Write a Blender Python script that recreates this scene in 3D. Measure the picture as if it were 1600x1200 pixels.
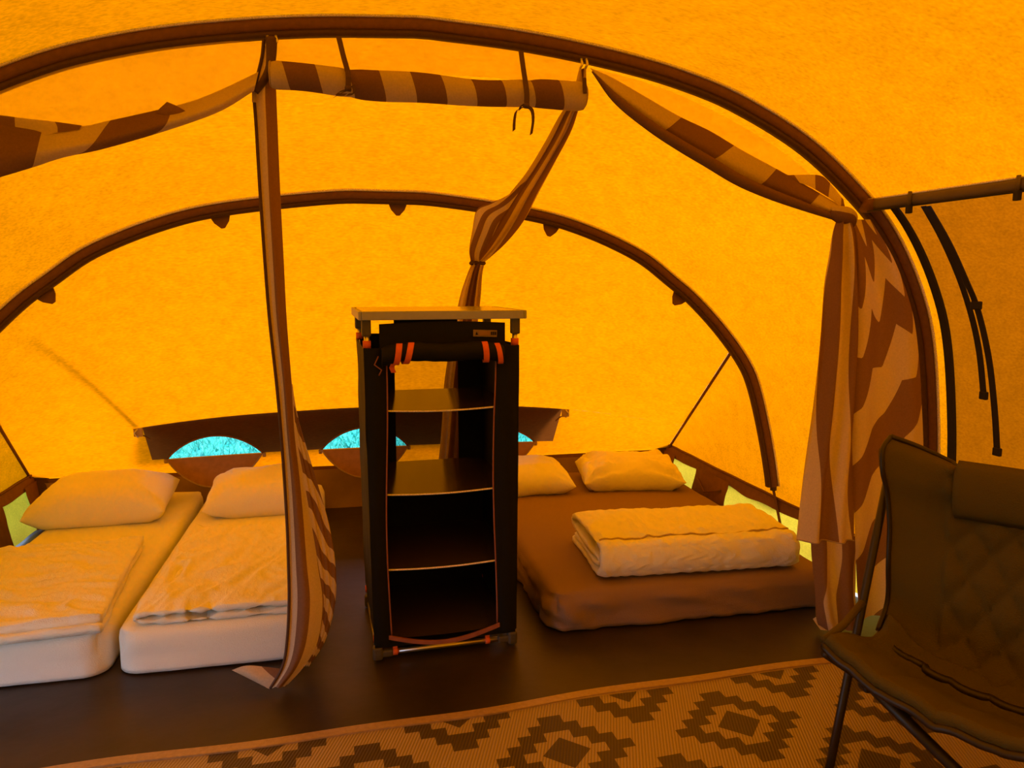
import bpy, bmesh, math, random
import numpy as np
from mathutils import Vector, Matrix, noise

for o in list(bpy.data.objects): bpy.data.objects.remove(o, do_unlink=True)
scn = bpy.context.scene
COL = scn.collection
random.seed(4)

# ------------------------------------------------------------------ camera
FPX, EYE = 1164.0, 1.45
PITCH = math.atan(155 / FPX)
YAW = math.atan(250 * math.cos(PITCH) / FPX)
cam_d = bpy.data.cameras.new('camera'); cam = bpy.data.objects.new('camera', cam_d); COL.objects.link(cam)
cam.location = (0, 0, EYE); cam.rotation_euler = (math.pi/2 - PITCH, 0, -YAW)
cam_d.sensor_width = 36; cam_d.lens = 36 * FPX / 1600; cam_d.clip_start = .05; cam_d.clip_end = 400
scn.camera = cam

# ------------------------------------------------------------------ sky, sun, exposure
world = bpy.data.worlds.new('world'); scn.world = world; world.use_nodes = True
bg = world.node_tree.nodes['Background']
bg.inputs[0].default_value = (.50, .70, 1.0, 1); bg.inputs[1].default_value = 3.6
sun_d = bpy.data.lights.new('sun', 'SUN'); sun = bpy.data.objects.new('sun', sun_d); COL.objects.link(sun)
sun_d.energy = 8.0; sun_d.angle = math.radians(14); sun_d.color = (1.0, .95, .86)
sun.rotation_euler = Vector((-.45, -.95, -.55)).to_track_quat('-Z', 'Y').to_euler()   # shines from behind the rear wall
scn.view_settings.view_transform = 'Standard'; scn.view_settings.look = 'None'
scn.view_settings.exposure = 0.0; scn.view_settings.gamma = 1.0; scn.view_settings.use_curve_mapping = False

# ------------------------------------------------------------------ picture rays -> points at a real depth
_cp, _sp, _cy, _sy = math.cos(PITCH), math.sin(PITCH), math.cos(YAW), math.sin(YAW)
FW = np.array([_sy*_cp, _cy*_cp, -_sp]); RT = np.array([_cy, -_sy, 0.]); UP = np.cross(RT, FW); CC = np.array([0, 0, EYE])
def ray(x, y): return FW + RT*(x-800)/FPX - UP*(y-600)/FPX
def aY(x, y, Y): r = ray(x, y); return CC + r*(Y/r[1])
def aX(x, y, X): r = ray(x, y); return CC + r*(X/r[0])
def aZ(x, y, Z): r = ray(x, y); return CC + r*((Z-EYE)/r[2])
def aPl(x, y, p, n): r = ray(x, y); n = np.array(n); return CC + r*(((np.array(p)-CC)@n)/(r@n))

# ------------------------------------------------------------------ material helpers
def new_mat(name):
    m = bpy.data.materials.new(name); m.use_nodes = True; nt = m.node_tree; nt.nodes.clear()
    out = nt.nodes.new('ShaderNodeOutputMaterial'); return m, nt, out
def nd(nt, t, **k):
    n = nt.nodes.new(t)
    for a, b in k.items():
        if a.startswith('i_'): n.inputs[int(a[2:])].default_value = b
        else: setattr(n, a, b)
    return n
def math_n(nt, op, a, b=None, c=None):
    n = nt.nodes.new('ShaderNodeMath'); n.operation = op
    for i, v in enumerate((a, b, c)):
        if v is None: continue
        if isinstance(v, (int, float)): n.inputs[i].default_value = v
        else: nt.links.new(v, n.inputs[i])
    return n.outputs[0]
def mixcol(nt, fac, a, b, blend='MIX'):
    n = nt.nodes.new('ShaderNodeMix'); n.data_type = 'RGBA'; n.blend_type = blend
    for i, v in ((0, fac), (6, a), (7, b)):
        if isinstance(v, (int, float)): n.inputs[i].default_value = v
        elif isinstance(v, tuple): n.inputs[i].default_value = (*v, 1) if len(v) == 3 else v
        else: nt.links.new(v, n.inputs[i])
    return n.outputs[2]
def noise_fac(nt, scale, detail=3, stretch=(1, 1, 1), coord='Object'):
    tc = nd(nt, 'ShaderNodeTexCoord'); mp = nd(nt, 'ShaderNodeMapping'); mp.inputs[3].default_value = stretch
    nt.links.new(tc.outputs[coord], mp.inputs[0])
    n = nd(nt, 'ShaderNodeTexNoise'); n.inputs['Scale'].default_value = scale; n.inputs['Detail'].default_value = detail
    nt.links.new(mp.outputs[0], n.inputs[0]); return n.outputs[0]
def bump(nt, h, strength, dist, target):
    b = nd(nt, 'ShaderNodeBump'); b.inputs['Strength'].default_value = strength; b.inputs['Distance'].default_value = dist
    nt.links.new(h, b.inputs['Height']); nt.links.new(b.outputs[0], target)
def ramp01(nt, v, lo, hi):
    n = nd(nt, 'ShaderNodeMapRange'); n.inputs[1].default_value = 0.3; n.inputs[2].default_value = 0.7
    n.inputs[3].default_value = lo; n.inputs[4].default_value = hi; nt.links.new(v, n.inputs[0]); return n.outputs[0]

def M_plain(name, col, rough=.7, metal=0, var=.12, scale=40, bmp=0, bscale=None, spec=.5):
    m, nt, out = new_mat(name); p = nd(nt, 'ShaderNodeBsdfPrincipled')
    f = noise_fac(nt, scale); f2 = ramp01(nt, f, 1-var, 1+var)
    mul = nd(nt, 'ShaderNodeVectorMath', operation='SCALE'); mul.inputs[0].default_value = col; nt.links.new(f2, mul.inputs['Scale'])
    nt.links.new(mul.outputs[0], p.inputs['Base Color'])
    p.inputs['Roughness'].default_value = rough; p.inputs['Metallic'].default_value = metal
    p.inputs['Specular IOR Level'].default_value = spec
    if bmp: bump(nt, noise_fac(nt, bscale or scale, 4), bmp, .01, p.inputs['Normal'])
    nt.links.new(p.outputs[0], out.inputs[0]); return m

def M_canvas(name, trans, refl, tf=.55, var=.10):
    """woven tent cloth: lets tinted daylight through and scatters the rest"""
    m, nt, out = new_mat(name)
    a = noise_fac(nt, 90, 4, (.45, 1, 1.6)); b = noise_fac(nt, 14, 3, (1, 1, 1)); c = noise_fac(nt, 2.2, 2)
    s = math_n(nt, 'MULTIPLY', ramp01(nt, a, 1-var, 1+var), ramp01(nt, b, 1-var*.45, 1+var*.45))
    s = math_n(nt, 'MULTIPLY', s, ramp01(nt, c, .96, 1.03))
    def tint(col):
        mul = nd(nt, 'ShaderNodeVectorMath', operation='SCALE'); mul.inputs[0].default_value = col; nt.links.new(s, mul.inputs['Scale']); return mul.outputs[0]
    d = nd(nt, 'ShaderNodeBsdfDiffuse'); t = nd(nt, 'ShaderNodeBsdfTranslucent'); mx = nd(nt, 'ShaderNodeMixShader'); mx.inputs[0].default_value = tf
    nt.links.new(tint(refl), d.inputs[0]); nt.links.new(tint(trans), t.inputs[0])
    nt.links.new(d.outputs[0], mx.inputs[1]); nt.links.new(t.outputs[0], mx.inputs[2]); nt.links.new(mx.outputs[0], out.inputs[0])
    bump(nt, a, .25, .004, d.inputs['Normal'])
    return m

def M_stripe(name, dark, light, tf=.35, alpha=1.0):
    """curtain cloth printed with broad stripes, one stripe per unit of uv.x"""
    m, nt, out = new_mat(name)
    uv = nd(nt, 'ShaderNodeUVMap'); sx = nd(nt, 'ShaderNodeSeparateXYZ'); nt.links.new(uv.outputs[0], sx.inputs[0])
    fr = math_n(nt, 'FRACT', math_n(nt, 'MULTIPLY', sx.outputs[0], .5)); st = math_n(nt, 'GREATER_THAN', fr, .5)
    col = mixcol(nt, st, light, dark)
    f = ramp01(nt, noise_fac(nt, 160, 3), .93, 1.07)
    mul = nd(nt, 'ShaderNodeVectorMath', operation='SCALE'); nt.links.new(col, mul.inputs[0]); nt.links.new(f, mul.inputs['Scale'])
    d = nd(nt, 'ShaderNodeBsdfDiffuse'); t = nd(nt, 'ShaderNodeBsdfTranslucent'); mx = nd(nt, 'ShaderNodeMixShader'); mx.inputs[0].default_value = tf
    nt.links.new(mul.outputs[0], d.inputs[0]); nt.links.new(mul.outputs[0], t.inputs[0])
    nt.links.new(d.outputs[0], mx.inputs[1]); nt.links.new(t.outputs[0], mx.inputs[2])
    if alpha < 1:
        tr = nd(nt, 'ShaderNodeBsdfTransparent'); m2 = nd(nt, 'ShaderNodeMixShader'); m2.inputs[0].default_value = alpha
        nt.links.new(tr.outputs[0], m2.inputs[1]); nt.links.new(mx.outputs[0], m2.inputs[2]); nt.links.new(m2.outputs[0], out.inputs[0])
    else: nt.links.new(mx.outputs[0], out.inputs[0])
    return m

def M_sheer(name, col, alpha, tf=.5):
    m, nt, out = new_mat(name)
    d = nd(nt, 'ShaderNodeBsdfDiffuse'); t = nd(nt, 'ShaderNodeBsdfTranslucent'); mx = nd(nt, 'ShaderNodeMixShader'); mx.inputs[0].default_value = tf
    d.inputs[0].default_value = (*col, 1); t.inputs[0].default_value = (*col, 1)
    nt.links.new(d.outputs[0], mx.inputs[1]); nt.links.new(t.outputs[0], mx.inputs[2])
    tr = nd(nt, 'ShaderNodeBsdfTransparent'); m2 = nd(nt, 'ShaderNodeMixShader')
    f = ramp01(nt, noise_fac(nt, 60, 3), alpha-.02, alpha+.02); nt.links.new(f, m2.inputs[0])
    nt.links.new(tr.outputs[0], m2.inputs[1]); nt.links.new(mx.outputs[0], m2.inputs[2]); nt.links.new(m2.outputs[0], out.inputs[0])
    return m

def M_linen(name, col, wr=.0, sc=9, rough=.9):
    m, nt, out = new_mat(name); p = nd(nt, 'ShaderNodeBsdfPrincipled'); p.inputs['Base Color'].default_value = (*col, 1)
    p.inputs['Roughness'].default_value = rough; p.inputs['Specular IOR Level'].default_value = .2
    h = math_n(nt, 'ADD', math_n(nt, 'MULTIPLY', noise_fac(nt, 260, 2), .12), math_n(nt, 'MULTIPLY', noise_fac(nt, sc, 5, (1, .55, 1)), wr))
    bump(nt, h, .6, .03, p.inputs['Normal']); nt.links.new(p.outputs[0], out.inputs[0]); return m

MT = {}
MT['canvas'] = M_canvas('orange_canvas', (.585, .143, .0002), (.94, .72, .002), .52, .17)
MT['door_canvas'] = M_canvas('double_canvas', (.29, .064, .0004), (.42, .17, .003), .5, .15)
MT['hood'] = M_canvas('hood_canvas', (.10, .030, .006), (.20, .075, .02), .4)
MT['band'] = M_canvas('doubled_brown_canvas', (.115, .030, .004), (.16, .062, .02), .5)
MT['sleeve'] = M_plain('brown_sleeve', (.155, .066, .028), .75, scale=60, bmp=.2)
MT['sleeve_dark'] = M_plain('dark_brown_webbing', (.075, .033, .018), .7, scale=80)
MT['hem'] = M_plain('brown_hem', (.18, .08, .028), .7, scale=30)
MT['thread'] = M_plain('pale_stitching', (.86, .80, .78), .6, scale=300, var=.3)
MT['ground_sheet'] = M_plain('groundsheet', (.030, .0195, .0135), .42, scale=6, var=.25, bmp=.25, bscale=7, spec=.4)
MT['flap'] = M_plain('brown_flap', (.40, .205, .085), .7, scale=30)
MT['upstand'] = M_plain('groundsheet_upstand', (.30, .20, .12), .6, scale=8, var=.15, bmp=.2)
MT['skirt'] = M_canvas('mud_skirt', (.80, .52, .035), (.50, .38, .06), .55, .12)
MT['stripe'] = M_stripe('striped_cotton', (.24, .135, .090), (.66, .53, .38), .32)
MT['sheer'] = M_sheer('sheer_voile', (.85, .66, .55), .36)
MT['linen'] = M_linen('white_sheet', (.90, .90, .82), .05)
MT['pillow'] = M_linen('white_pillowcase', (.90, .89, .80), .3, 7)
MT['duvet'] = M_linen('white_duvet', (.90, .89, .79), .9, 13)
MT['brown_sheet'] = M_linen('taupe_sheet', (.27, .175, .125), .12, 6)
MT['black'] = M_plain('black_nylon', (.0042, .0038, .0045), .7, scale=50, bmp=.15, spec=.25)
MT['black_web'] = M_plain('black_webbing', (.012, .008, .006), .7)
MT['shelf'] = M_plain('laminated_shelf', (.05, .032, .018), .16, scale=20, var=.05)
MT['alu'] = M_plain('aluminium', (.72, .68, .64), .32, 1, scale=30, var=.05)
MT['alu_dark'] = M_plain('grey_plastic', (.075, .065, .06), .5)
MT['top'] = M_plain('grey_table_top', (.40, .40, .42), .2, .1, scale=30, var=.05)
MT['rim'] = M_plain('grey_table_rim', (.36, .36, .42), .4, scale=30, var=.05)
MT['orange'] = M_plain('orange_webbing', (.72, .13, .02), .6)
MT['coral'] = M_plain('coral_zip', (.30, .10, .07), .6)
MT['khaki'] = M_linen('khaki_chair_cloth', (.095, .076, .022), .3, 10)
MT['chair_dark'] = M_plain('dark_chair_tube', (.022, .014, .009), .45)
MT['label_patch'] = M_plain('woven_patch', (.23, .16, .09), .7)
MT['mesh'] = M_sheer('black_mesh', (.006, .005, .005), .50, .1)
MT['plastic'] = M_plain('beige_plastic', (.42, .30, .20), .4)

def M_grass(name, c1, c2):
    m, nt, out = new_mat(name); d = nd(nt, 'ShaderNodeBsdfDiffuse')
    nt.links.new(mixcol(nt, ramp01(nt, noise_fac(nt, 9, 4), 0, 1), c1, c2), d.inputs[0]); nt.links.new(d.outputs[0], out.inputs[0]); return m
MT['grass'] = M_grass('lawn', (.02, .30, .26), (.10, .62, .48))
MT['blade'] = M_grass('grass_blades', (.01, .22, .20), (.22, .74, .58))

def M_rug():
    m, nt, out = new_mat('woven_rug'); p = nd(nt, 'ShaderNodeBsdfPrincipled'); p.inputs['Roughness'].default_value = .5
    uv = nd(nt, 'ShaderNodeUVMap'); sx = nd(nt, 'ShaderNodeSeparateXYZ'); nt.links.new(uv.outputs[0], sx.inputs[0])
    u, v = sx.outputs[0], sx.outputs[1]
    S, T = .036, .044
    def lattice(ou, ov, plain=0):
        a = math_n(nt, 'SUBTRACT', math_n(nt, 'MODULO', math_n(nt, 'ADD', u, 60.3-ou), .6), .3)
        b = math_n(nt, 'SUBTRACT', math_n(nt, 'MODULO', math_n(nt, 'ADD', v, 58.29-ov), .58), .29)
        a = math_n(nt, 'ABSOLUTE', a); b = math_n(nt, 'ABSOLUTE', b)
        if plain: return math_n(nt, 'ADD', a, b)
        row = math_n(nt, 'FLOOR', math_n(nt, 'ADD', math_n(nt, 'DIVIDE', b, T), .5))        # step number across the weave
        d = math_n(nt, 'ADD', a, math_n(nt, 'MULTIPLY', row, T*1.03))
        return d
    d = math_n(nt, 'MINIMUM', lattice(0, 0), lattice(.3, .29))
    core = math_n(nt, 'LESS_THAN', math_n(nt, 'MINIMUM', lattice(0, 0, 1), lattice(.3, .29, 1)), .078)
    ring = math_n(nt, 'MULTIPLY', math_n(nt, 'GREATER_THAN', d, .1345), math_n(nt, 'LESS_THAN', d, .2215))
    far = math_n(nt, 'GREATER_THAN', v, .266)                                            # plain border strip
    dark = math_n(nt, 'MULTIPLY', math_n(nt, 'MAXIMUM', core, ring), math_n(nt, 'SUBTRACT', 1, far))
    rib = math_n(nt, 'SINE', math_n(nt, 'MULTIPLY', math_n(nt, 'SUBTRACT', math_n(nt, 'MULTIPLY', u, .927), math_n(nt, 'MULTIPLY', v, .375)), 2*math.pi/.0098))
    ribf = math_n(nt, 'MULTIPLY', math_n(nt, 'ADD', math_n(nt, 'MULTIPLY', rib, .22), .80), 1)
    ribf = math_n(nt, 'MAXIMUM', ribf, math_n(nt, 'MULTIPLY', far, .95))
    col = mixcol(nt, dark, (.40, .30, .14), (.075, .05, .028))
    mul = nd(nt, 'ShaderNodeVectorMath', operation='SCALE'); nt.links.new(col, mul.inputs[0]); nt.links.new(ribf, mul.inputs['Scale'])
    nt.links.new(mul.outputs[0], p.inputs['Base Color']); bump(nt, rib, .4, .002, p.inputs['Normal'])
    nt.links.new(p.outputs[0], out.inputs[0]); return m
MT['rug'] = M_rug()

# ------------------------------------------------------------------ object helpers
def tag(o, label=None, cat=None, group=None, kind=None):
    if label: o['label'] = label
    if cat: o['category'] = cat
    if group: o['group'] = group
    if kind: o['kind'] = kind
    return o
def link(name, me, mat, parent=None, smooth=True):
    o = bpy.data.objects.new(name, me); COL.objects.link(o)
    if mat: me.materials.append(MT[mat] if isinstance(mat, str) else mat)
    if smooth:
        me.polygons.foreach_set('use_smooth', [True]*len(me.polygons))
    if parent:
        bpy.context.view_layer.update() if False else None
        o.parent = parent; o.matrix_parent_inverse = Matrix.Translation(parent.location).inverted() if parent.type == 'EMPTY' else Matrix.Identity(4)
    me.update(); return o
def pyd(name, verts, faces, mat, parent=None, smooth=True, uvs=None):
    me = bpy.data.meshes.new(name); me.from_pydata([tuple(map(float, v)) for v in verts], [], faces)
    if uvs is not None:
        l = me.uv_layers.new(name='UVMap')
        for lp in me.loops: l.data[lp.index].uv = uvs[lp.vertex_index]
    return link(name, me, mat, parent, smooth)
def empty(name, loc, label, cat, group=None):
    o = bpy.data.objects.new(name, None); COL.objects.link(o); o.location = tuple(map(float, loc)); o.empty_display_size = .1
    return tag(o, label, cat, group)
def crom(P, n):
    """Catmull-Rom resample along axis 0"""
    P = np.asarray(P, float); k = len(P)
    if k == 2:
        t = np.linspace(0, 1, n).reshape(-1, *([1]*(P.ndim-1))); return P[0]*(1-t)+P[1]*t
    E = np.concatenate([[2*P[0]-P[1]], P, [2*P[-1]-P[-2]]]); out = []
    for x in np.linspace(0, k-1, n):
        i = min(int(x), k-2); t = x-i; a, b, c, d = E[i:i+4]
        out.append(.5*((2*b)+(c-a)*t+(2*a-5*b+4*c-d)*t*t+(3*b-a-3*c+d)*t**3))
    return np.array(out)
def refine(P, nu, nv):
    P = crom(P, nu); return np.swapaxes(crom(np.swapaxes(P, 0, 1), nv), 0, 1)
def grid(name, P, mat, parent=None, uv=None, closed_v=False, flip=False, smooth=True):
    P = np.asarray(P); nu, nv = P.shape[:2]; F = []
    for i in range(nu-1):
        for j in range(nv if closed_v else nv-1):
            k = (j+1) % nv; q = (i*nv+j, i*nv+k, (i+1)*nv+k, (i+1)*nv+j); F.append(q[::-1] if flip else q)
    uvs = None if uv is None else [tuple(map(float, x)) for x in np.asarray(uv).reshape(-1, 2)]
    return pyd(name, P.reshape(-1, 3), F, mat, parent, smooth, uvs)
def frames(pts):
    pts = np.asarray(pts, float); T = np.gradient(pts, axis=0); T /= np.linalg.norm(T, axis=1)[:, None]+1e-12
    n = np.cross(T[0], [0, 0, 1.]);  n = n if np.linalg.norm(n) > .1 else np.cross(T[0], [1., 0, 0]); n /= np.linalg.norm(n); N = []
    for t in T:
        n = n-t*(n@t); n /= np.linalg.norm(n)+1e-12; N.append(n)
    N = np.array(N); return T, N, np.cross(T, N)
def tube_geo(pts, r, seg=8):
    pts = np.asarray(pts, float); _, N, B = frames(pts); rr = np.broadcast_to(np.asarray(r, float), (len(pts),)); V = []; F = []
    for p, n, b, q in zip(pts, N, B, rr):
        for k in range(seg):
            a = 2*math.pi*k/seg; V.append(p+q*(n*math.cos(a)+b*math.sin(a)))
    m = len(pts)
    for i in range(m-1):
        for k in range(seg): F.append((i*seg+k, i*seg+(k+1) % seg, (i+1)*seg+(k+1) % seg, (i+1)*seg+k))
    F.append(tuple(range(seg))[::-1]); F.append(tuple((m-1)*seg+k for k in range(seg))); return V, F
def tube(name, pts, r, mat, parent=None, seg=8):
    V, F = tube_geo(pts, r, seg); return pyd(name, V, F, mat, parent)
def prism_geo(path, sec_u, sec_v, A, B):
    """rectangle section swept along path; A,B axes per point, sec_u along A, sec_v along B"""
    V = []; F = []; n = len(path)
    for p, a, b in zip(path, A, B):
        for (s, t) in ((0, 0), (1, 0), (1, 1), (0, 1)):
            V.append(np.asarray(p)+np.asarray(a)*sec_u[s]+np.asarray(b)*sec_v[t])
    for i in range(n-1):
        for k in range(4): F.append((i*4+k, i*4+(k+1) % 4, (i+1)*4+(k+1) % 4, (i+1)*4+k))
    F += [(3, 2, 1, 0), tuple((n-1)*4+k for k in range(4))]; return V, F
def box(name, c, s, mat, parent=None, R=None, bev=.004, seg=2):
    bm = bmesh.new(); bmesh.ops.create_cube(bm, size=1)
    for v in bm.verts: v.co = Vector((v.co.x*s[0], v.co.y*s[1], v.co.z*s[2]))
    if bev: bmesh.ops.bevel(bm, geom=bm.edges[:]+bm.verts[:], offset=min(bev, min(s)*.45), segments=seg, affect='EDGES', profile=.5)
    if R is not None: bm.transform(R)
    bm.transform(Matrix.Translation(Vector(tuple(map(float, c)))))
    me = bpy.data.meshes.new(name); bm.to_mesh(me); bm.free(); return link(name, me, mat, parent, smooth=False)
def ladder(n, lo, hi, dense=.35):
    t = np.linspace(-1, 1, n); return (lo+hi)/2+(hi-lo)/2*np.sin(t*math.pi/2)*dense+(hi-lo)/2*t*(1-dense)
def shell_box(xs, ys, zs):
    """closed box surface made of grids, welded"""
    bm = bmesh.new(); cache = {}
    def vert(p):
        k = tuple(round(float(q), 5) for q in p)
        if k not in cache: cache[k] = bm.verts.new(k)
        return cache[k]
    def face(a, b, fn, flip):
        for i in range(len(a)-1):
            for j in range(len(b)-1):
                q = [vert(fn(a[i], b[j])), vert(fn(a[i+1], b[j])), vert(fn(a[i+1], b[j+1])), vert(fn(a[i], b[j+1]))]
                bm.faces.new(q[::-1] if flip else q)
    face(xs, ys, lambda a, b: (a, b, zs[-1]), False); face(xs, ys, lambda a, b: (a, b, zs[0]), True)
    face(xs, zs, lambda a, b: (a, ys[0], b), False); face(xs, zs, lambda a, b: (a, ys[-1], b), True)
    face(ys, zs, lambda a, b: (xs[0], a, b), True); face(ys, zs, lambda a, b: (xs[-1], a, b), False)
    return bm
def nz(x, y, z=0, s=1.0): return noise.noise(Vector((float(x)*s, float(y)*s, float(z)*s)))
def fin(bm, name, mat, parent=None):
    bm.normal_update(); me = bpy.data.meshes.new(name); bm.to_mesh(me); bm.free(); return link(name, me, mat, parent)

# ------------------------------------------------------------------ the tent: hoops and canvas
Y1, Y2, Y3 = 2.65, 3.60, 4.95
H1 = [(0, 2.338), (.36, 2.316), (.687, 2.274), (.95, 2.22), (1.19, 2.143), (1.48, 1.999), (1.727, 1.809), (1.875, 1.653), (2.0, 1.442), (2.078, 1.222), (2.13, .884), (2.15, .6), (2.155, .4), (2.15, .2)]
H2 = [(0, 1.885), (.25, 1.878), (.71, 1.818), (.99, 1.745), (1.27, 1.625), (1.45, 1.5), (1.59, 1.39), (1.75, 1.23), (1.884, 1.062), (1.955, .922), (2.03, .668), (2.085, .42), (2.11, .24)]
def hoop(H, x0, Y, n=97, wide_r=1.0, wide_l=1.0):
    half = crom(H, 400); full = np.concatenate([np.c_[-half[::-1, 0]*wide_l, half[::-1, 1]], np.c_[half[1:, 0]*wide_r, half[1:, 1]]])
    d = np.r_[0, np.cumsum(np.linalg.norm(np.diff(full, axis=0), axis=1))]; d /= d[-1]
    s = np.linspace(0, 1, n); return np.c_[np.interp(s, d, full[:, 0])+x0, np.full(n, Y), np.interp(s, d, full[:, 1])]
N = 193
hp1 = hoop(H1, .25, Y1, N); hp2 = hoop(H2, .16, Y2, N)
hp0 = hoop(H1, .25, -.3, N, 1.36); hp0[:, 2] *= 1.0
hpe = hoop(H1, .25, -2.4, N, 1.2)

def loft(A, B, n, sag=.03):
    t = np.linspace(0, 1, n)[:, None, None]; P = A[None]*(1-t)+B[None]*t
    c = np.array([(A[:, 0].mean()+B[:, 0].mean())/2, 0, .6]); d = P-c; d[..., 1] = 0; d /= np.linalg.norm(d, axis=2)[..., None]+1e-9
    return P-d*(np.sin(t*math.pi)*sag)
tag(grid('ceiling', loft(hp1, hp2, 14, .02), 'canvas'), 'taut orange canvas tunnel between the two brown hoops above the beds', kind='structure')
zr = np.where((hp1[:, 2] < 1.80) & (hp1[:, 0] > 1))[0][0]          # where the horizontal pole meets the hoop
zl = np.where((hp1[:, 2] > .80) & (hp1[:, 0] < 0))[0][0]
tag(grid('ceiling', loft(hp1[:zr+1], hp0[:zr+1], 20, .04)[:, zl:], 'canvas'), 'orange canvas roof over the front of the tent', kind='structure')
lw = loft(hp1[:zr+1], hp0[:zr+1], 41, .04)
tag(grid('wall_left', lw[:8, :zl+1], 'canvas'), 'orange canvas side wall beside the left bed', kind='structure')
tag(grid('wall_left', lw[22:, :zl+1], 'canvas'), 'orange canvas side wall beyond the open door', kind='structure')
tag(grid('ceiling', loft(hp0, hpe, 12, .04), 'canvas'), 'orange canvas roof at the tent entrance', kind='structure')
ce = np.array([.25, -2.4, .2]); fw = np.stack([ce+(hpe-ce)*k for k in (0.02, .5, 1)]); tag(grid('wall_front', fw, 'canvas'), 'orange canvas end wall of the tent', kind='structure')
# right wall below the pole: a bright strip beside the hoop, then the double canvas door
rw = loft(hp1, hp0, 42, .0)
RS = rw[:, zr:]
def right_pt(t, s):         # t 0..1 from hoop 1 towards the camera, s 0..1 from pole to ground
    i = t*(RS.shape[0]-1); j = s*(RS.shape[1]-1); i0 = min(int(i), RS.shape[0]-2); j0 = min(int(j), RS.shape[1]-2); a, b = i-i0, j-j0
    return RS[i0, j0]*(1-a)*(1-b)+RS[i0+1, j0]*a*(1-b)+RS[i0, j0+1]*(1-a)*b+RS[i0+1, j0+1]*a*b
tS = .021
ss = np.linspace(0, 1, 40)
tag(grid('wall_right', [[right_pt(t, s) for s in ss] for t in np.linspace(0, tS, 3)], 'canvas'), 'bright orange canvas strip between brown hoop and door seam', kind='structure')
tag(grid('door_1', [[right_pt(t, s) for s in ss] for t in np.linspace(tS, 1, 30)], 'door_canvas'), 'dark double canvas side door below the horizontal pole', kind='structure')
V, F = prism_geo([right_pt(tS+.006, s)+np.array([-.006, 0, 0]) for s in ss], (-.018, .018), (-.006, .006), [np.array([0, 1., 0])]*40, [np.array([1., 0, 0])]*40)
tag(pyd('trim_1', V, F, 'black_web', smooth=False), 'black door seam running down beside the brown hoop', kind='structure')

# groundsheet upstands closing the foot of the front walls
def foot_strip(name, top, lab): tag(grid(name, np.array([[p*np.array([1, 1, 0])+np.array([0, 0, z]) for z in (-.03, .10, .225)] for p in top]), 'ground_sheet'), lab, kind='structure')
foot_strip('baseboard_door', RS[:, -1], 'dark groundsheet upstand below the side door')
foot_strip('baseboard_entrance', np.concatenate([loft(hp0, hpe, 12, .04)[:, -1], loft(hp0, hpe, 12, .04)[::-1, 0]]), 'dark groundsheet upstand round the entrance')
foot_strip('baseboard_side', lw[22:, 0], 'dark groundsheet upstand below the left side wall')

# rear panel (ruled from ground line to hoop 2) with three lens windows
SL = int(N*.165); SR = N-1-SL
arcR = hp2[SL:SR+1]
CL, CR = np.array([-1.94, Y3, .265]), np.array([2.20, Y3, .265])
dd = np.r_[0, np.cumsum(np.linalg.norm(np.diff(arcR, axis=0), axis=1))]; dd /= dd[-1]
def rear(u, v, off=0.0):
    a = np.array([np.interp(u, dd, arcR[:, k]) for k in range(3)]); b = CL*(1-u)+CR*u
    b[2] += -.012*math.sin(math.pi*u)
    p = b*(1-v)+a*v; p[1] += .05*math.sin(math.pi*v)*math.sin(math.pi*u)
    if off: p = p+off*np.array([0, .77, .64])
    return p
def solve_rear(px, py):
    r = ray(px, py); x = np.array([.5, .2, 5.0])
    for _ in range(40):
        f = rear(x[0], x[1])-(CC+r*x[2]); J = np.c_[(rear(x[0]+1e-4, x[1])-rear(*x[:2]))/1e-4, (rear(x[0], x[1]+1e-4)-rear(*x[:2]))/1e-4, -r]
        x = x-np.linalg.solve(J, f)
    return x[0], x[1]
wins = []
for (l, r_, t, b) in (((263, 721), (411, 709), (338, 683), (340, 750)), ((503, 707), (637, 694), (566, 669), (570, 737)), ((703, 690), (836, 684), (770, 662), (770, 722))):
    (ul, vl), (ur, vr) = solve_rear(*l), solve_rear(*r_); (_, vt), (_, vb) = solve_rear(*t), solve_rear(*b)
    wins.append(((ul+ur)/2, (ur-ul)/2, (vl+vr)/2, vt-(vl+vr)/2))
uA, vTop = solve_rear(222, 667); uB, vTopB = solve_rear(878, 640)
vTop = (vTop+vTopB)/2
V0 = .010; rows_hi = np.r_[np.linspace(vTop, 1, 26)]
bufs = {'canvas': ([], []), 'band': ([], [])}
def add_patch(P, m='canvas'):
    verts, faces = bufs[m]
    P = np.asarray(P); o = len(verts); nu, nv = P.shape[:2]; verts.extend(P.reshape(-1, 3))
    for i in range(nu-1):
        for j in range(nv-1): faces.append((o+i*nv+j, o+(i+1)*nv+j, o+(i+1)*nv+j+1, o+i*nv+j+1))
us = np.linspace(0, 1, 80)
VS = sum(w[2] for w in wins)/3; wins = [(w[0], w[1], VS, w[3]) for w in wins]      # one sill height
add_patch([[rear(u, v) for v in rows_hi] for u in us])
add_patch([[rear(u, v) for v in np.linspace(0, V0, 2)] for u in us])
edges = [0]
for (uc, hw, vc, hh) in wins: edges += [uc-hw*1.25, uc+hw*1.25]
edges.append(1)
def plain(a, b, upper): add_patch([[rear(u, v) for v in np.linspace(VS, vTop, 5)] for u in np.linspace(a, b, 14)], upper); add_patch([[rear(u, v) for v in np.linspace(V0, VS, 5)] for u in np.linspace(a, b, 14)])
for a, b in zip(edges[::2], edges[1::2]):
    if a == 0: plain(0, uA, 'canvas'); plain(uA, b, 'band')
    elif b == 1: plain(a, uB, 'band'); plain(uB, 1, 'canvas')
    else: plain(a, b, 'band')
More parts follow.
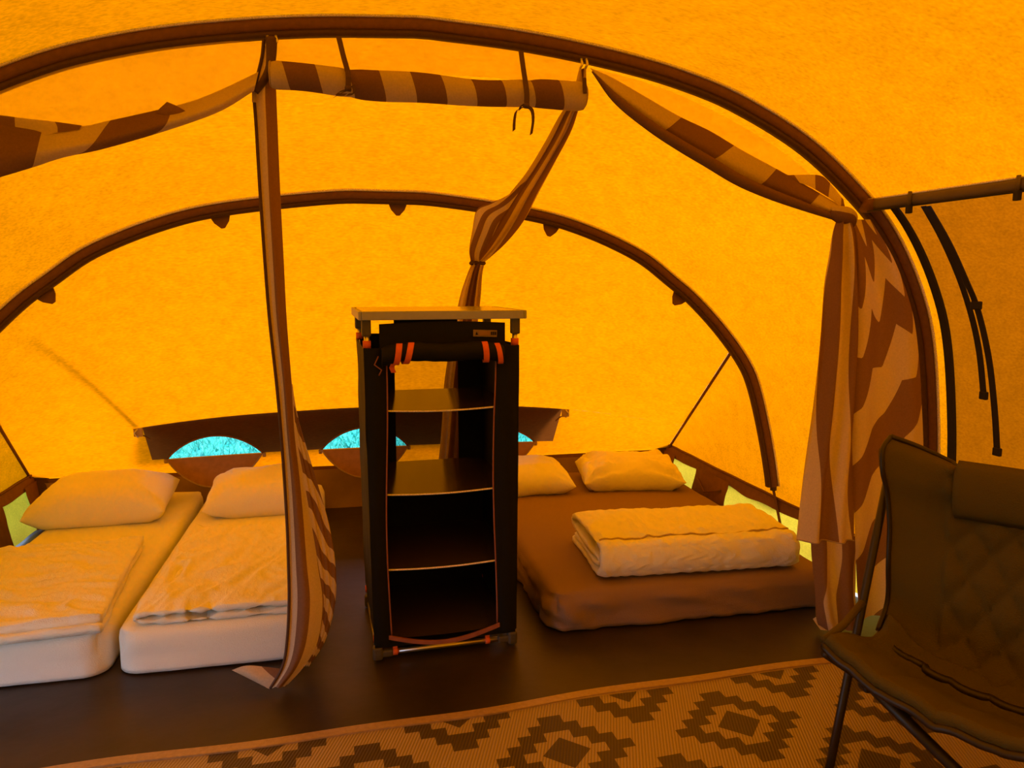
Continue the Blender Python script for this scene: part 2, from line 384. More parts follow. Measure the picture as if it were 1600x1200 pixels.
def win_edge(w, a):        # half lens outline: straight sill, arched top
    uc, hw, vc, hh = w
    if a <= math.pi: return uc+hw*math.cos(a), vc+hh*max(0, math.sin(a))**1.7
    k = (a-math.pi)/math.pi; return uc-hw+2*hw*k, vc
for w in wins:
    uc, hw, vc, hh = w; x0, x1 = uc-hw*1.25, uc+hw*1.25; outer = []; inner = []
    per = 64
    for k in range(per+1):
        a = 2*math.pi*k/per; iu, iv = win_edge(w, min(a, 2*math.pi)); inner.append((iu, iv))
        if a <= math.pi:
            if a < math.pi/4: o = (x1, vc+(vTop-vc)*math.tan(a))
            elif a <= 3*math.pi/4+1e-9: o = (uc+(x1-uc)/math.tan(a), vTop)
            else: o = (x0, vc-(vTop-vc)*math.tan(a))
        else:
            q = (a-math.pi)/math.pi
            if q < .1875: o = (x0, vc+(V0-vc)*q/.1875)
            elif q <= .8125: o = (x0+(x1-x0)*(q-.1875)/.625, V0)
            else: o = (x1, V0+(vc-V0)*(q-.8125)/.1875)
        outer.append(o)
    P = [[rear(i[0]+(o[0]-i[0])*t, i[1]+(o[1]-i[1])*t) for t in (0, .33, .66, 1)] for i, o in zip(inner, outer)]
    add_patch(P[:per//2+1], 'band'); add_patch(P[per//2:], 'canvas')
tag(pyd('wall_rear', *bufs['canvas'], 'canvas'), 'bright yellow-orange canvas rear wall sloping down behind the beds', kind='structure')
tag(pyd('trim_4', *bufs['band'], 'band'), 'dark brown canvas band around the tops of the rear windows', kind='structure')
# side gussets of the rear wall
for nm, cr, seg, lab in (('wall_rear_right', CR, hp2[SR:], 'orange canvas gusset at the right rear corner above the double bed'), ('wall_rear_left', CL, hp2[:SL+1], 'orange canvas gusset at the left rear corner')):
    P = np.array([[cr*(1-b)+s*b for s in seg] for b in np.linspace(0.0, 1, 14)])
    for i in range(P.shape[0]):
        for j in range(P.shape[1]): P[i, j, 0] += .012*nz(P[i, j, 1]*3, P[i, j, 2]*6, 2)*math.sin(math.pi*i/13)
    tag(grid(nm, P, 'canvas'), lab, kind='structure')
for k, (cr, s, lab) in enumerate(((CR, hp2[SR], 'thin brown seam rising from the right rear corner to the hoop'), (CL, hp2[SL], 'thin brown seam rising from the left rear corner'))):
    tag(tube('trim_%d' % (k+2), [cr*(1-t)+s*t+np.array([0, -.01, -.008]) for t in np.linspace(0, 1, 12)], .009, 'sleeve', seg=6), lab, kind='structure')

# windows: clear pane, hanging half-moon flap, toggles
wl = ('left lens-shaped rear window above the white beds', 'middle lens-shaped rear window half hidden by the black cupboard', 'right lens-shaped rear window at the right edge of the black cupboard')
for n_, w in enumerate(wins):
    uc, hw, vc, hh = w; c0 = rear(uc, vc)
    root = empty('window_%d' % (n_+1), c0, wl[n_], None); root['kind'] = 'structure'
    ring = [rear(*win_edge(w, 2*math.pi*k/64), -.002) for k in range(64)]
    pm, nt, out = new_mat('clear_film_%d' % n_); tr = nd(nt, 'ShaderNodeBsdfTransparent'); gl = nd(nt, 'ShaderNodeBsdfGlossy'); gl.inputs[1].default_value = .1
    mx = nd(nt, 'ShaderNodeMixShader'); mx.inputs[0].default_value = .04; tr.inputs[0].default_value = (.94, .97, .97, 1)
    nt.links.new(tr.outputs[0], mx.inputs[1]); nt.links.new(gl.outputs[0], mx.inputs[2]); nt.links.new(mx.outputs[0], out.inputs[0])
    pyd('pane', ring, [tuple(range(64))], pm, root, smooth=False)
    tube('window_piping', [rear(*win_edge(w, math.pi*k/40), -.004) for k in range(41)], .006, 'hem', root, 6)
    FL = []
    for i in range(13):
        q = i/12; row = []
        for j in range(25):
            s = -1+2*j/24; half = max(0, 1-q**1.15)**.55
            p = rear(uc+hw*s*max(half, .02)*.99, vc)+np.array([0, -.025-.035*math.sin(q*1.7), 0])
            p[2] -= q*.195; p[1] += .02*q; row.append(p)
        FL.append(row)
    fo = grid('flap', FL, 'flap', root); tube('flap_piping', [r_[0] for r_ in FL]+[r_[-1] for r_ in FL[::-1]], .005, 'plastic', fo, 6)
    for s in (-1, 1):
        p = rear(uc+hw*1.03*s, vc-.004, -.012); box('toggle', p, (.022, .012, .028), 'plastic', root)
# brown hood outside the windows, with clear end clips
hood = []
for j, q in enumerate(np.linspace(0, 1, 8)):
    hood.append([rear(u, vTop, .012)+np.array([0, .54*q, -.06*q-.08*q*q]) for u in np.linspace(uA, uB, 30)])
hood_o = tag(grid('window_hood', hood, 'hood'), 'brown canvas hood outside shading the three rear windows', 'hood')
for (a_, b_) in (((218, 668), (78, 525)),):
    e0, e1 = solve_rear(*a_), solve_rear(*b_); Q = [rear(e0[0]+(e1[0]-e0[0])*t, e0[1]+(e1[1]-e0[1])*t, (.04+.10*t)) for t in np.linspace(0, 1, 12)]
    tube('guy_strap', Q, .012, 'black_web', hood_o, 6)
for u, lab in ((uA-.006, 'clear plastic clip at the left end of the brown window band'), (uB+.006, 'clear plastic clip at the right end of the brown window band')):
    p = rear(u, vTop-.012, -.012); r_ = empty('band_clip', p, lab, 'clip', 'clips on the window band')
    box('clip_body', p, (.05, .012, .055), 'plastic', r_); tube('hook', [p+np.array([0, -.008, .02]), p+np.array([-.02 if u < .5 else .02, -.012, -.005]), p+np.array([0, -.008, -.03])], .005, 'alu', r_, 6)
    e = rear(u+(.012 if u < .5 else -.012), vTop-.06, -.01); tube('cord', [p+np.array([.01 if u < .5 else -.01, 0, -.02]), (p+e)/2, e], .004, 'hem', r_, 6)

# hoops: sleeve, zip track, pale stitched edge
def make_hoop(H, x0, Y, label, zend, name='tent_hoop', n=150):
    HH = [p for p in H]
    if zend < .2: HH = HH+[(HH[-1][0]-.004, zend)]
    pts = hoop(HH, x0, Y, n); pts = pts[pts[:, 2] > zend-.001] if zend > .2 else pts
    T = np.gradient(pts, axis=0); T /= np.linalg.norm(T, axis=1)[:, None]; Nn = np.c_[T[:, 2], np.zeros(len(T)), -T[:, 0]]      # inward
    if Nn[len(Nn)//2][2] > 0: Nn = -Nn
    root = empty(name, (x0, Y, 0), label, 'tent hoop')
    Yx = [np.array([0, 1., 0])]*len(pts)
    # rounded sleeve section
    sec = [(.0, -.018), (.004, -.026), (.020, -.030), (.038, -.027), (.043, -.02), (.043, .02), (.036, .03), (.004, .03), (0, .018)]
    P = np.array([[p+n_*a+np.array([0, b, 0]) for a, b in sec] for p, n_ in zip(pts, Nn)]); grid('sleeve', P, 'sleeve', root, closed_v=True)
    sec = [(.040, -.018), (.056, -.021), (.062, -.012), (.062, .012), (.056, .018), (.040, .018)]
    P = np.array([[p+n_*a+np.array([0, b, 0]) for a, b in sec] for p, n_ in zip(pts, Nn)]); grid('zip_track', P, 'sleeve_dark', root, closed_v=True)
    tube('stitching', [p+n_*.003+np.array([0, -.030, 0]) for p, n_ in zip(pts, Nn)], .0062, 'thread', root, 5)
    return root, pts, Nn
h1, p1, n1 = make_hoop(H1, .25, Y1, 'large brown fabric-sleeved hoop arching over the curtains', 0.005)
h2, p2, n2 = make_hoop(H2, .16, Y2, 'smaller brown fabric-sleeved hoop further back above the beds', .335)
# foot of the rear hoop: tip and strap to the ground
for s, idx in ((1, -1), (-1, 0)):
    e = p2[idx]; tube('pole_tip', [e+np.array([-.02*s, 0, .01]), e+np.array([-.018*s, 0, -.03])], .018, 'sleeve_dark', h2, 8)
    V, F = prism_geo([e+np.array([-.02*s, 0, -.02]), e+np.array([-.01*s, -.05, -.16]), e+np.array([-.02*s, -.12, -.27])], (-.012, .012), (-.002, .002), [np.array([0, 1., 0])]*3, [np.array([1., 0, 0])]*3); pyd('foot_strap', V, F, 'sleeve', h2, smooth=False)
# shadows of outside guy attachments, modelled as brown tabs under the rear hoop
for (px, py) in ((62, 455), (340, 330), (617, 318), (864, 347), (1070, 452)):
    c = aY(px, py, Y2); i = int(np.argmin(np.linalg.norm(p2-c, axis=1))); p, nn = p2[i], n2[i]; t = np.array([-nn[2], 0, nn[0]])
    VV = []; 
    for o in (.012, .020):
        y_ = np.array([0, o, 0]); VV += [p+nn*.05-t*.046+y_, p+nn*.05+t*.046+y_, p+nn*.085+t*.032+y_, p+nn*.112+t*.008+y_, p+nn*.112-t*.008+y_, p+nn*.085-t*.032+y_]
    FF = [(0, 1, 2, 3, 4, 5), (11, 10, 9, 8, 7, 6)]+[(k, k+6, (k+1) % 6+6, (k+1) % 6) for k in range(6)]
    pyd('guy_shadow_tab', VV, FF, 'hem', h2, smooth=False)

# floor, lawn, upstands
def flat_grid(x0, x1, y0, y1, nx, ny, fn): return [[np.array([x, y, fn(x, y)]) for y in np.linspace(y0, y1, ny)] for x in np.linspace(x0, x1, nx)]
tag(grid('floor', flat_grid(-2.35, 3.2, -2.4, 5.02, 90, 110, lambda x, y: .004*nz(x, y, 0, 1.6)*(y > 0)-.004), 'ground_sheet', flip=True), 'dark brown plastic groundsheet', kind='structure')
tag(grid('lawn', flat_grid(-40, 40, -40, 60, 12, 12, lambda x, y: -.06), 'grass', flip=True), 'bright grassy ground outside the tent', kind='structure')
bv, bf = [], []
for _ in range(26000):
    x = random.uniform(-4, 5); y = random.uniform(5.35, 9.5); h = random.uniform(.03, .11); a = random.uniform(0, 6.28); w = random.uniform(.004, .012); b = random.uniform(-.06, .06); c = random.uniform(-.06, .06); o = len(bv)
    bv += [(x-w*math.cos(a), y-w*math.sin(a), -.06), (x+w*math.cos(a), y+w*math.sin(a), -.06), (x+b, y+c, -.06+h)]; bf.append((o, o+1, o+2))
tag(pyd('grass', bv, bf, 'blade', smooth=False), 'bright turquoise-green grass seen through the rear windows', 'grass', kind='stuff')
# rear upstand + hem
tag(grid('baseboard_rear', [[np.array([x, Y3-.03-.04*(1-q)+.012*nz(x*3, q*4), .27*q-.02]) for q in np.linspace(0, 1, 8)] for x in np.linspace(-1.98, 2.2, 70)], 'upstand'), 'brown groundsheet upstand behind the pillows', kind='structure')
tag(grid('trim_5', [[rear(u, .012, -.004)+np.array([0, -.004-.02*math.sin(q*3)*abs(nz(u*9, 3)), -.095*q+.006*nz(u*14, 1)]) for q in np.linspace(0, 1, 6)] for u in np.linspace(0, 1, 80)], 'hem'), 'dark brown hem along the foot of the rear wall', kind='structure')
# side skirts with hem and panels
def side_line(side, Yv):   # canvas foot line
    pts = [(Y1, (hp1[-1] if side > 0 else hp1[0])), (Y2, (hp2[-1] if side > 0 else hp2[0])), (Y3, (CR if side > 0 else CL))]
    ys = [p[0] for p in pts]; return np.array([np.interp(Yv, ys, [p[1][k] for p in pts]) for k in range(3)])
for side, nm in ((1, 'right'), (-1, 'left')):
    root = empty('baseboard_'+nm, (2.2*side, 3.8, 0), 'translucent yellow-green ground skirt along the %s tent wall' % nm, None); root['kind'] = 'structure'
    def sk(y, q, off=0): p = side_line(side, y); return np.array([p[0]-side*(.02+.05*(1-q)+off)+.01*nz(y*5, q*3), y, (p[2]+.0)*q+.006])
    for (ya, yb, mt) in ((2.60, 3.10, 'skirt'), (3.10, 4.08, 'skirt'), (4.08, 4.42, 'hem'), (4.42, 4.78, 'skirt'), (4.78, 4.94, 'hem')):
        ya = max(ya, 2.60); ya, yb = (ya-.03, yb+.03) if mt == 'hem' else (ya, yb); yb = min(yb, 4.94); grid('skirt_panel', [[sk(y, q, .012 if mt == 'hem' else 0) for q in np.linspace(0, 1, 7)] for y in np.linspace(ya, yb, 16)], mt, root)
    grid('hem_strip', [[sk(y, 1.20-q*.30+.06*nz(y*4, 7)*q, .004) for q in np.linspace(0, 1, 4)] for y in np.linspace(2.68, 4.94, 50)], 'hem', root)
    tube('hem_cord', [sk(y, 1.18, .010) for y in np.linspace(2.68, 4.94, 40)], .006, 'sleeve', root, 6)
    if side > 0:
        a = sk(4.40, .75, .02); b = sk(4.10, .75, .02); tube('elastic_loop', [a, (a+b)/2+np.array([-.03, 0, -.05]), b], .005, 'sleeve', root, 6)
for side in (1, -1):        # corner reinforcement
    c = CR if side > 0 else CL; V = [c+np.array([-.10*side, -.02, .01]), c+np.array([-.005*side, -.03, .07]), c+np.array([-.01*side, -.13, .02]), c+np.array([-.02*side, -.13, -.1]), c+np.array([-.10*side, -.03, -.1]), c+np.array([-.04*side, -.05, -.1])]
    tag(pyd('trim_6' if side > 0 else 'trim_7', V, [(0, 1, 5, 4), (1, 2, 3, 5)], 'sleeve_dark', smooth=False), 'brown corner patch at the %s rear corner' % ('right' if side > 0 else 'left'), kind='structure')

# ------------------------------------------------------------------ horizontal pole, clips, straps on the right
_a, _b = right_pt(0, 0), right_pt(.6, 0); dr = (_b-_a)/np.linalg.norm(_b-_a); pa = _a+np.array([-.030, -.035, -.020]); pc = pa+dr*1.7
pole = empty('door_pole', (pa+pc)/2, 'flat grey-brown horizontal pole above the dark side door', 'pole')
L = 12; line = [pa+(pc-pa)*t for t in np.linspace(0, 1, L)]; nrm = np.cross(dr, [0, 0, 1.]); nrm /= np.linalg.norm(nrm); nrm = nrm if nrm[0] > 0 else -nrm
MT['pole'] = M_plain('worn_pole_sleeve', (.125, .09, .055), .5, scale=20)
sec = [(-.012, -.020), (-.018, -.008), (-.018, .010), (-.010, .021), (.008, .021), (.016, .01), (.016, -.012), (.008, -.021)]
grid('pole_sleeve', [[p+nrm*a+np.array([0, 0, b]) for a, b in sec] for p in line], 'pole', pole, closed_v=True)
tube('upper_piping', [p-nrm*0+np.array([0, 0, .022])+nrm*-.01 for p in line], .004, 'thread', pole, 5)
tube('lower_piping', [p+np.array([0, 0, -.022])+nrm*-.012 for p in line], .004, 'black_web', pole, 5)
cap = pa-dr*.02; tube('end_cap', [cap-dr*.01, cap+dr*.05], .027, 'sleeve', pole, 12)
for px, py in ((1428, 312), (1598, 292)):
    q = pa+dr*((aPl(px, py, pa, nrm)-pa)@dr)-nrm*.022
    tube('clip_band', [q+np.array([0, 0, .028]), q+np.array([0, 0, -.02])], .007, 'pole', pole, 6); box('clip', q+np.array([0, 0, -.035]), (.016, .022, .032), 'black_web', pole, bev=.003)
def strap(name, pix, label, X=2.16, w=.012, ends=True, back=0):
    P = []
    for px, py, xx in pix: P.append(aX(px, py, xx))
    P = crom(P, 24); root = empty(name, P[-1], label, 'strap', 'straps on the side door')
    A = [np.array([0, 1., 0])]*24; V, F = prism_geo(P, (-w, w), (-.0025, .0025), A, [np.array([1., 0, 0])]*24); pyd('webbing', V, F, 'black_web', root, smooth=False)
    e = P[-1]; box('buckle', e, (.014, .032, .03), 'black_web', root, bev=.004)
    return root, P
strap('door_strap', [(1443, 322, 2.09), (1470, 370, 2.12), (1497, 430, 2.16), (1517, 490, 2.19), (1530, 550, 2.21), (1537, 618, 2.22)], 'shorter black webbing strap with buckle hanging on the dark door')
r_, PP = strap('door_strap', [(1450, 322, 2.085), (1482, 378, 2.115), (1508, 435, 2.15), (1528, 485, 2.185), (1545, 560, 2.21), (1554, 640, 2.22), (1558, 706, 2.225)], 'longer black webbing strap hanging beside the shorter one on the dark door')
box('slider', PP[11], (.016, .04, .03), 'black_web', r_, bev=.004)

# ------------------------------------------------------------------ curtains
def cloth(name, rows, u_rows, parent, mat='stripe', nu=60, nv=40, pleat=0, npl=3, ph=0, vscale=1.0):
    """rows: list of rows of (px,py,depth) -> world cloth; u_rows: stripe coordinate per row (start,end)"""
    P = np.array([[aY(*q) for q in row] for row in rows]); P = refine(P, nu, nv)
    U = crom(np.array(u_rows, float), nu)
    if pleat:
        for i in range(nu):
            for j in range(nv):
                f = j/(nv-1); P[i, j, 1] += pleat*math.sin(npl*2*math.pi*f+ph+.8*math.sin(i*.09))*math.sin(math.pi*min(1, .15+i/nu*1.4)/1.6)
    P[..., 2] = np.maximum(P[..., 2], .006)
    uv = np.zeros((nu, nv, 2)); uv[..., 0] = U[:, :1]+(U[:, 1:2]-U[:, :1])*np.linspace(0, 1, nv)[None]; uv[..., 1] = np.linspace(0, vscale, nu)[:, None]
    return grid(name, P, mat, parent, uv), P
def lerp_row(a, b, y, Ya, Yb, n=4, bow=0):
    return [(a+(b-a)*k/(n-1), y, Ya+(Yb-Ya)*k/(n-1)-bow*math.sin(math.pi*k/(n-1))) for k in range(n)]

# hanging curtain left of the cupboard
rt = empty('hanging_curtain', aZ(430, 1070, 0), 'taupe and cream striped curtain hanging to the floor left of the black cupboard', 'curtain')
prof = [(62, 414, 430), (90, 411, 431), (120, 404, 431), (150, 399, 432), (200, 402, 434), (300, 408, 438), (400, 415, 443), (500, 423, 448), (600, 434, 456), (680, 441, 472), (750, 446, 493), (820, 450, 512), (880, 452, 523), (940, 453, 523), (1000, 450, 508), (1040, 443, 482), (1074, 424, 446)]
rows = []; brow = []; bu = []
fr_ = {680: 463, 750: 475, 820: 487, 880: 497, 940: 506, 1000: 497, 1040: 476}
for y, a, b in prof:
    e = fr_.get(y, b); w = e-a
    rows.append([(a, y, 2.615), (a+w*.25, y, 2.60), (a+w*.5, y, 2.597), (a+w*.75, y, 2.61), (e, y, 2.655)])
us_ = [(0.2, 2)]*3+[(.2, 1.9), (.2, 1.95), (.3, 2), (.35, 2), (.4, 2), (.35, 2.05), (.35, 2.25), (.35, 2.5), (.4, 2.8), (.4, 3.05), (.4, 3.1), (.4, 3.0), (.35, 2.8), (.3, 2.5)]
o, P = cloth('drape', rows, us_, rt, nu=110, nv=46, pleat=.006, npl=1.5)
bf_ = [(600, 453, 457), (640, 457, 463), (680, 461, 473), (750, 472, 494), (820, 483, 514), (880, 493, 524), (940, 502, 524), (1000, 494, 508), (1040, 474, 483)]
rowsb = [[(a+(b-a)*k/3, y, 2.665+.03*k) for k in range(4)] for y, a, b in bf_]
Pn = refine(np.array([[aY(*q) for q in r] for r in rowsb]), 60, 24); PX = refine(np.array([[(q[0], q[1]) for q in r] for r in rowsb], float), 60, 24); UV = np.zeros((60, 24, 2))
for i in range(60):
    for j in range(24):
        x, y = PX[i, j]; UV[i, j, 0] = (.55*y-.95*(x-460)+3*math.sin(y*.04+j*.15))/13; Pn[i, j, 1] += .008*math.sin(j*.8+i*.1)
Pn[..., 2] = np.maximum(Pn[..., 2], .008); grid('back_fold', Pn, 'stripe', rt, UV)
tube('edge_binding', P[:, 0]+np.array([-.003, -.004, 0]), .0055, 'sleeve_dark', rt, 6)
tube('zip_track', crom([aY(424, 60, 2.60), aY(424, 85, 2.595), aY(421, 108, 2.59), aY(411, 128, 2.59), aY(399, 144, 2.595)], 24), np.linspace(.019, .010, 24), 'sleeve_dark', rt, 8)
cloth('hem_fold', [[(362, 1047, 2.70), (385, 1040, 2.69), (415, 1042, 2.68), (448, 1046, 2.66)], [(376, 1054, 2.69), (395, 1056, 2.66), (420, 1058, 2.65), (447, 1056, 2.64)], [(400, 1066, 2.67), (412, 1072, 2.65), (424, 1076, 2.64), (444, 1064, 2.63)]], [(.1, 1.6), (.1, 1.3), (.1, .95)], rt, nu=16, nv=22)
V, F = prism_geo([aY(397, 142, 2.605), aY(397, 160, 2.605)], (-.006, .006), (-.004, .004), [np.array([1., 0, 0])]*2, [np.array([0, 1., 0])]*2); pyd('zip_pull', V, F, 'plastic', rt, smooth=False)
for dx in (418, 431): tube('hook', [aY(dx, 56, 2.60), aY(dx+2, 64, 2.595), aY(dx-2, 72, 2.60)], .005, 'alu', rt, 6)

# swag of the left bedroom door
rt = empty('curtain_swag', aY(200, 220, 2.58), 'striped curtain swept up along the hoop at the upper left', 'curtain')
sec = [((404, 112), (397, 142)), ((350, 138), (352, 170)), ((300, 158), (306, 189)), ((245, 172), (235, 212)), ((168, 189), (157, 234)), ((125, 197), (100, 246)), ((60, 190), (50, 262)), ((0, 181), (0, 277)), ((-70, 170), (-70, 296))]
rows = [[(t[0], t[1], 2.60), (t[0]*.72+b[0]*.28, t[1]*.72+b[1]*.28, 2.575), (t[0]*.35+b[0]*.65, t[1]*.35+b[1]*.65, 2.545), (t[0]*.08+b[0]*.92, t[1]*.08+b[1]*.92, 2.56), (b[0], b[1], 2.585)] for t, b in sec]
cloth('drape', rows, [(.1, .3), (.35, .5), (.7, .95), (1.25, 1.0), (2.05, 1.7), (2.6, 2.2), (3.1, 3.0), (4.0, 3.6), (4.6, 4.3)], rt, nu=80, nv=24)
rows = [[(t[0], t[1], 2.612), (t[0]*.6+b[0]*.4, t[1]*.6+b[1]*.4, 2.605), (b[0], b[1]-2, 2.60)] for t, b in sec]
cloth('back_layer', rows, [(.6, .6), (.8, .8), (1.0, 1.1), (1.5, 1.5), (2.2, 2.1), (3, 2.8), (3.6, 3.5), (4.4, 4), (5, 5)], rt, nu=40, nv=8)
cloth('fold_corner', [[(243, 176, 2.585), (252, 167, 2.58), (261, 159, 2.58)], [(262, 181, 2.57), (272, 174, 2.565), (281, 168, 2.565)], [(284, 190, 2.57), (294, 187, 2.57), (305, 184, 2.575)]], [(1.1, 1.6)]*3, rt, nu=10, nv=10)
cloth('upper_band', [[(-70, 172, 2.59), (-70, 190, 2.585), (-70, 212, 2.58)], [(0, 180, 2.59), (0, 200, 2.585), (0, 226, 2.575)], [(40, 185, 2.59), (42, 200, 2.585), (44, 220, 2.575)], [(85, 190, 2.59), (86, 198, 2.585), (84, 208, 2.575)], [(128, 196, 2.595), (126, 199, 2.59), (124, 202, 2.585)]], [(0, 0), (1.55, 1.55), (2.3, 2.3), (2.99, 2.9), (3.6, 3.6)], rt, nu=40, nv=10)
rows = [[(a[0], a[1], 2.64), (b[0], b[1], 2.61)] for a, b in (((411, 66), (404, 112)), ((350, 64), (350, 138)), ((300, 68), (300, 158)), ((245, 75), (245, 172)), ((168, 88), (168, 189)), ((110, 102), (125, 197)), ((55, 119), (60, 190)), ((0, 140), (0, 181)), ((-70, 170), (-70, 178)))]
cloth('sheer_valance', rows, [(0, 0)]*9, rt, 'sheer', 40, 8)

# rolled blind with two ties
rt = empty('rolled_blind', aY(670, 135, 2.58), 'rolled-up striped curtain tied below the large hoop', 'curtain roll')
ca, cb = aY(424, 117, 2.575), aY(912, 150, 2.575); n = 60; P = []; UV = []
for i in range(n):
    t = i/(n-1); c = ca*(1-t)+cb*t; c = c+np.array([0, 0, -.012*math.sin(math.pi*t)+.003*math.sin(t*17)]); row = []; ur = []
    for k in range(21):
        a = 2*math.pi*k/20; r = (.045+.003*math.sin(t*11+a*2)-.004*math.exp(-((t-.235)/.02)**2)-.004*math.exp(-((t-.81)/.02)**2))
        if t < .008 or t > .992: r *= .9
        row.append(c+r*np.array([0, math.cos(a), math.sin(a)])); ur.append((t*10.3+.55+.12*math.sin(a), a))
    P.append(row); UV.append(ur)
grid('roll', P, 'stripe', rt, UV)
for e, nm in ((0, 1), (n-1, -1)):
    c = np.mean(np.array(P[e][:20]), axis=0); sp = [c+(np.array(P[e][0])-c)*0+np.array([-.002*nm, math.cos(a)*(.042-.0016*a), math.sin(a)*(.042-.0016*a)]) for a in np.linspace(0, 24, 90)]
    pyd('roll_end', [c]+[np.array(q) for q in P[e][:20]], [(0, k+1, (k+1) % 20+1) for k in range(20)], 'sleeve', rt, smooth=False); tube('roll_spiral', sp, .0035, 'plastic', rt, 4)
rows = [[(a[0], a[1], 2.635), (a[0]+1, (a[1]+b)/2, 2.61), (a[0]+2, b, 2.575)] for a, b in (((428, 62), 104), ((520, 60), 108), ((620, 61), 113), ((720, 68), 119), ((820, 82), 125), ((908, 100), 133))]
cloth('sheer_valance', rows, [(0, 0)]*6, rt, 'sheer', 40, 10)
def tie(topx, topy, kx, ky, loops):
    c = aY(kx, ky, 2.575); pts = [aY(topx, topy, 2.60), aY((topx+kx)/2, (topy+ky)/2-10, 2.55), aY(kx, ky-22, 2.522), aY(kx, ky, 2.52)]
    V, F = prism_geo(crom(pts, 12), (-.0085, .0085), (-.0015, .0015), [np.array([1., 0, 0])]*12, [np.array([0, 1., 0])]*12); s = pyd('tie', V, F, 'sleeve_dark', rt, smooth=False)
    for lp in loops:
        Q = crom([aY(x, y, 2.515) for x, y in lp], 14); V, F = prism_geo(Q, (-.006, .006), (-.0015, .0015), [np.array([.8, 0, .6])]*14, [np.array([0, 1., 0])]*14); pyd('bow', V, F, 'sleeve_dark', s, smooth=False)
    tube('knot', [aY(kx-4, ky, 2.515), aY(kx+4, ky+1, 2.51)], .009, 'sleeve_dark', s, 8)
tie(529, 57, 544, 138, [[(544, 138), (552, 134), (553, 146), (543, 148)], [(544, 141), (534, 145), (522, 152)], [(544, 140), (532, 143), (527, 147), (540, 148)]])
tie(814, 80, 823, 165, [[(823, 166), (808, 172), (804, 186), (803, 204)], [(823, 166), (831, 172), (833, 188), (830, 210)], [(823, 166), (815, 164), (812, 172)]])
for dx in (908, 916): tube('hook', [aY(dx, 92, 2.60), aY(dx+2, 100, 2.595), aY(dx-2, 108, 2.60)], .005, 'alu', rt, 6)
V, F = prism_geo([aY(913, 122, 2.53), aY(914, 146, 2.53)], (-.006, .006), (-.004, .004), [np.array([1., 0, 0])]*2, [np.array([0, 1., 0])]*2); pyd('zip_pull', V, F, 'sleeve_dark', rt, smooth=False)

# divider curtain gathered towards the rear behind the cupboard
rt = empty('divider_curtain', aY(735, 470, 3.72), 'striped divider curtain gathered with a tie behind the black cupboard', 'curtain')
sec = [(905, 108, 916, 106, 2.64), (893, 150, 915, 140, 2.68), (872, 185, 905, 170, 2.76), (850, 225, 893, 205, 2.9), (822, 270, 868, 252, 3.06), (792, 308, 842, 300, 3.25), (765, 345, 818, 345, 3.42), (748, 380, 790, 380, 3.58), (737, 405, 757, 410, 3.68)]
rows = [[(a+(c-a)*k/5, b+(d-b)*k/5, Y+.03*((k % 2)*2-1)*min(1, abs(c-a)/30)) for k in range(6)] for a, b, c, d, Y in sec]
cloth('drape', rows, [(0, 3.2), (.1, 3.3), (.2, 3.7), (.1, 3.9), (0, 4.1), (-.2, 4.2), (-.3, 4.0), (0, 3.6), (.3, 3.0)], rt, nu=70, nv=40, pleat=.012, npl=3)
rows = [[(a+(c-a)*k/4, b+(d-b)*k/4, Y) for k in range(5)] for a, b, c, d, Y in ((790, 308, 822, 282, 3.12), (764, 318, 800, 318, 3.2), (745, 328, 782, 345, 3.3), (738, 360, 768, 372, 3.42), (733, 390, 752, 396, 3.55), (735, 408, 748, 410, 3.64))]
cloth('free_edge', rows, [(0, 1.4), (-.4, 2.6), (-.2, 4.0), (0.4, 4.0), (.8, 3.4), (1, 3)], rt, nu=50, nv=30, pleat=.01, npl=2)
cloth('tail', [lerp_row(737, 757, 412, 3.68, 3.70, 5), lerp_row(730, 754, 430, 3.68, 3.72, 5), lerp_row(719, 752, 466, 3.68, 3.74, 5), lerp_row(706, 745, 530, 3.70, 3.78, 5), lerp_row(694, 742, 600, 3.72, 3.8, 5), lerp_row(690, 738, 660, 3.74, 3.82, 5), lerp_row(684, 734, 720, 3.76, 3.84, 5), lerp_row(672, 732, 800, 3.78, 3.86, 5), lerp_row(668, 735, 880, 3.8, 3.88, 5)], [(0, 3)]*9, rt, nu=70, nv=40, pleat=.035, npl=4)
q = aY(746, 411, 3.66); tube('tie', [q+.032*np.array([math.cos(a)*1.1, math.sin(a), .15*math.sin(a*2)]) for a in np.linspace(0, 6.28, 20)], .007, 'sleeve_dark', rt, 6)

# right swag
rt = empty('curtain_swag', aY(1120, 235, 2.58), 'striped curtain swept up below the hoop at the upper right', 'curtain')
sec = [((922, 106), (926, 112)), ((958, 122), (965, 162)), ((1010, 152), (1018, 205)), ((1062, 182), (1062, 234)), ((1110, 205), (1105, 260)), ((1160, 235), (1150, 287)), ((1210, 262), (1195, 307)), ((1260, 290), (1250, 326)), ((1318, 324), (1312, 346))]
def mixp(t, b, k): return (t[0]*(1-k)+b[0]*k, t[1]*(1-k)+b[1]*k)
rows = [[(*mixp(t, b, 0), 2.60), (*mixp(t, b, .25), 2.575), (*mixp(t, b, .5), 2.565), (*mixp(t, b, .7), 2.575), (*mixp(t, b, .85), 2.585)] for t, b in sec]
cloth('drape', rows, [(0, 0), (.3, .5), (.75, .9), (.98, 1.25), (1.45, 2.0), (2.2, 2.7), (2.95, 3.2), (3.7, 3.9), (4.5, 4.6)], rt, nu=90, nv=24)
ctr = crom(np.array([aY(*mixp(t, b, .86), 2.572) for t, b in sec]), 60); rad = crom(np.array([[.004], [.014], [.018], [.020], [.021], [.021], [.020], [.017], [.010]]), 60)[:, 0]
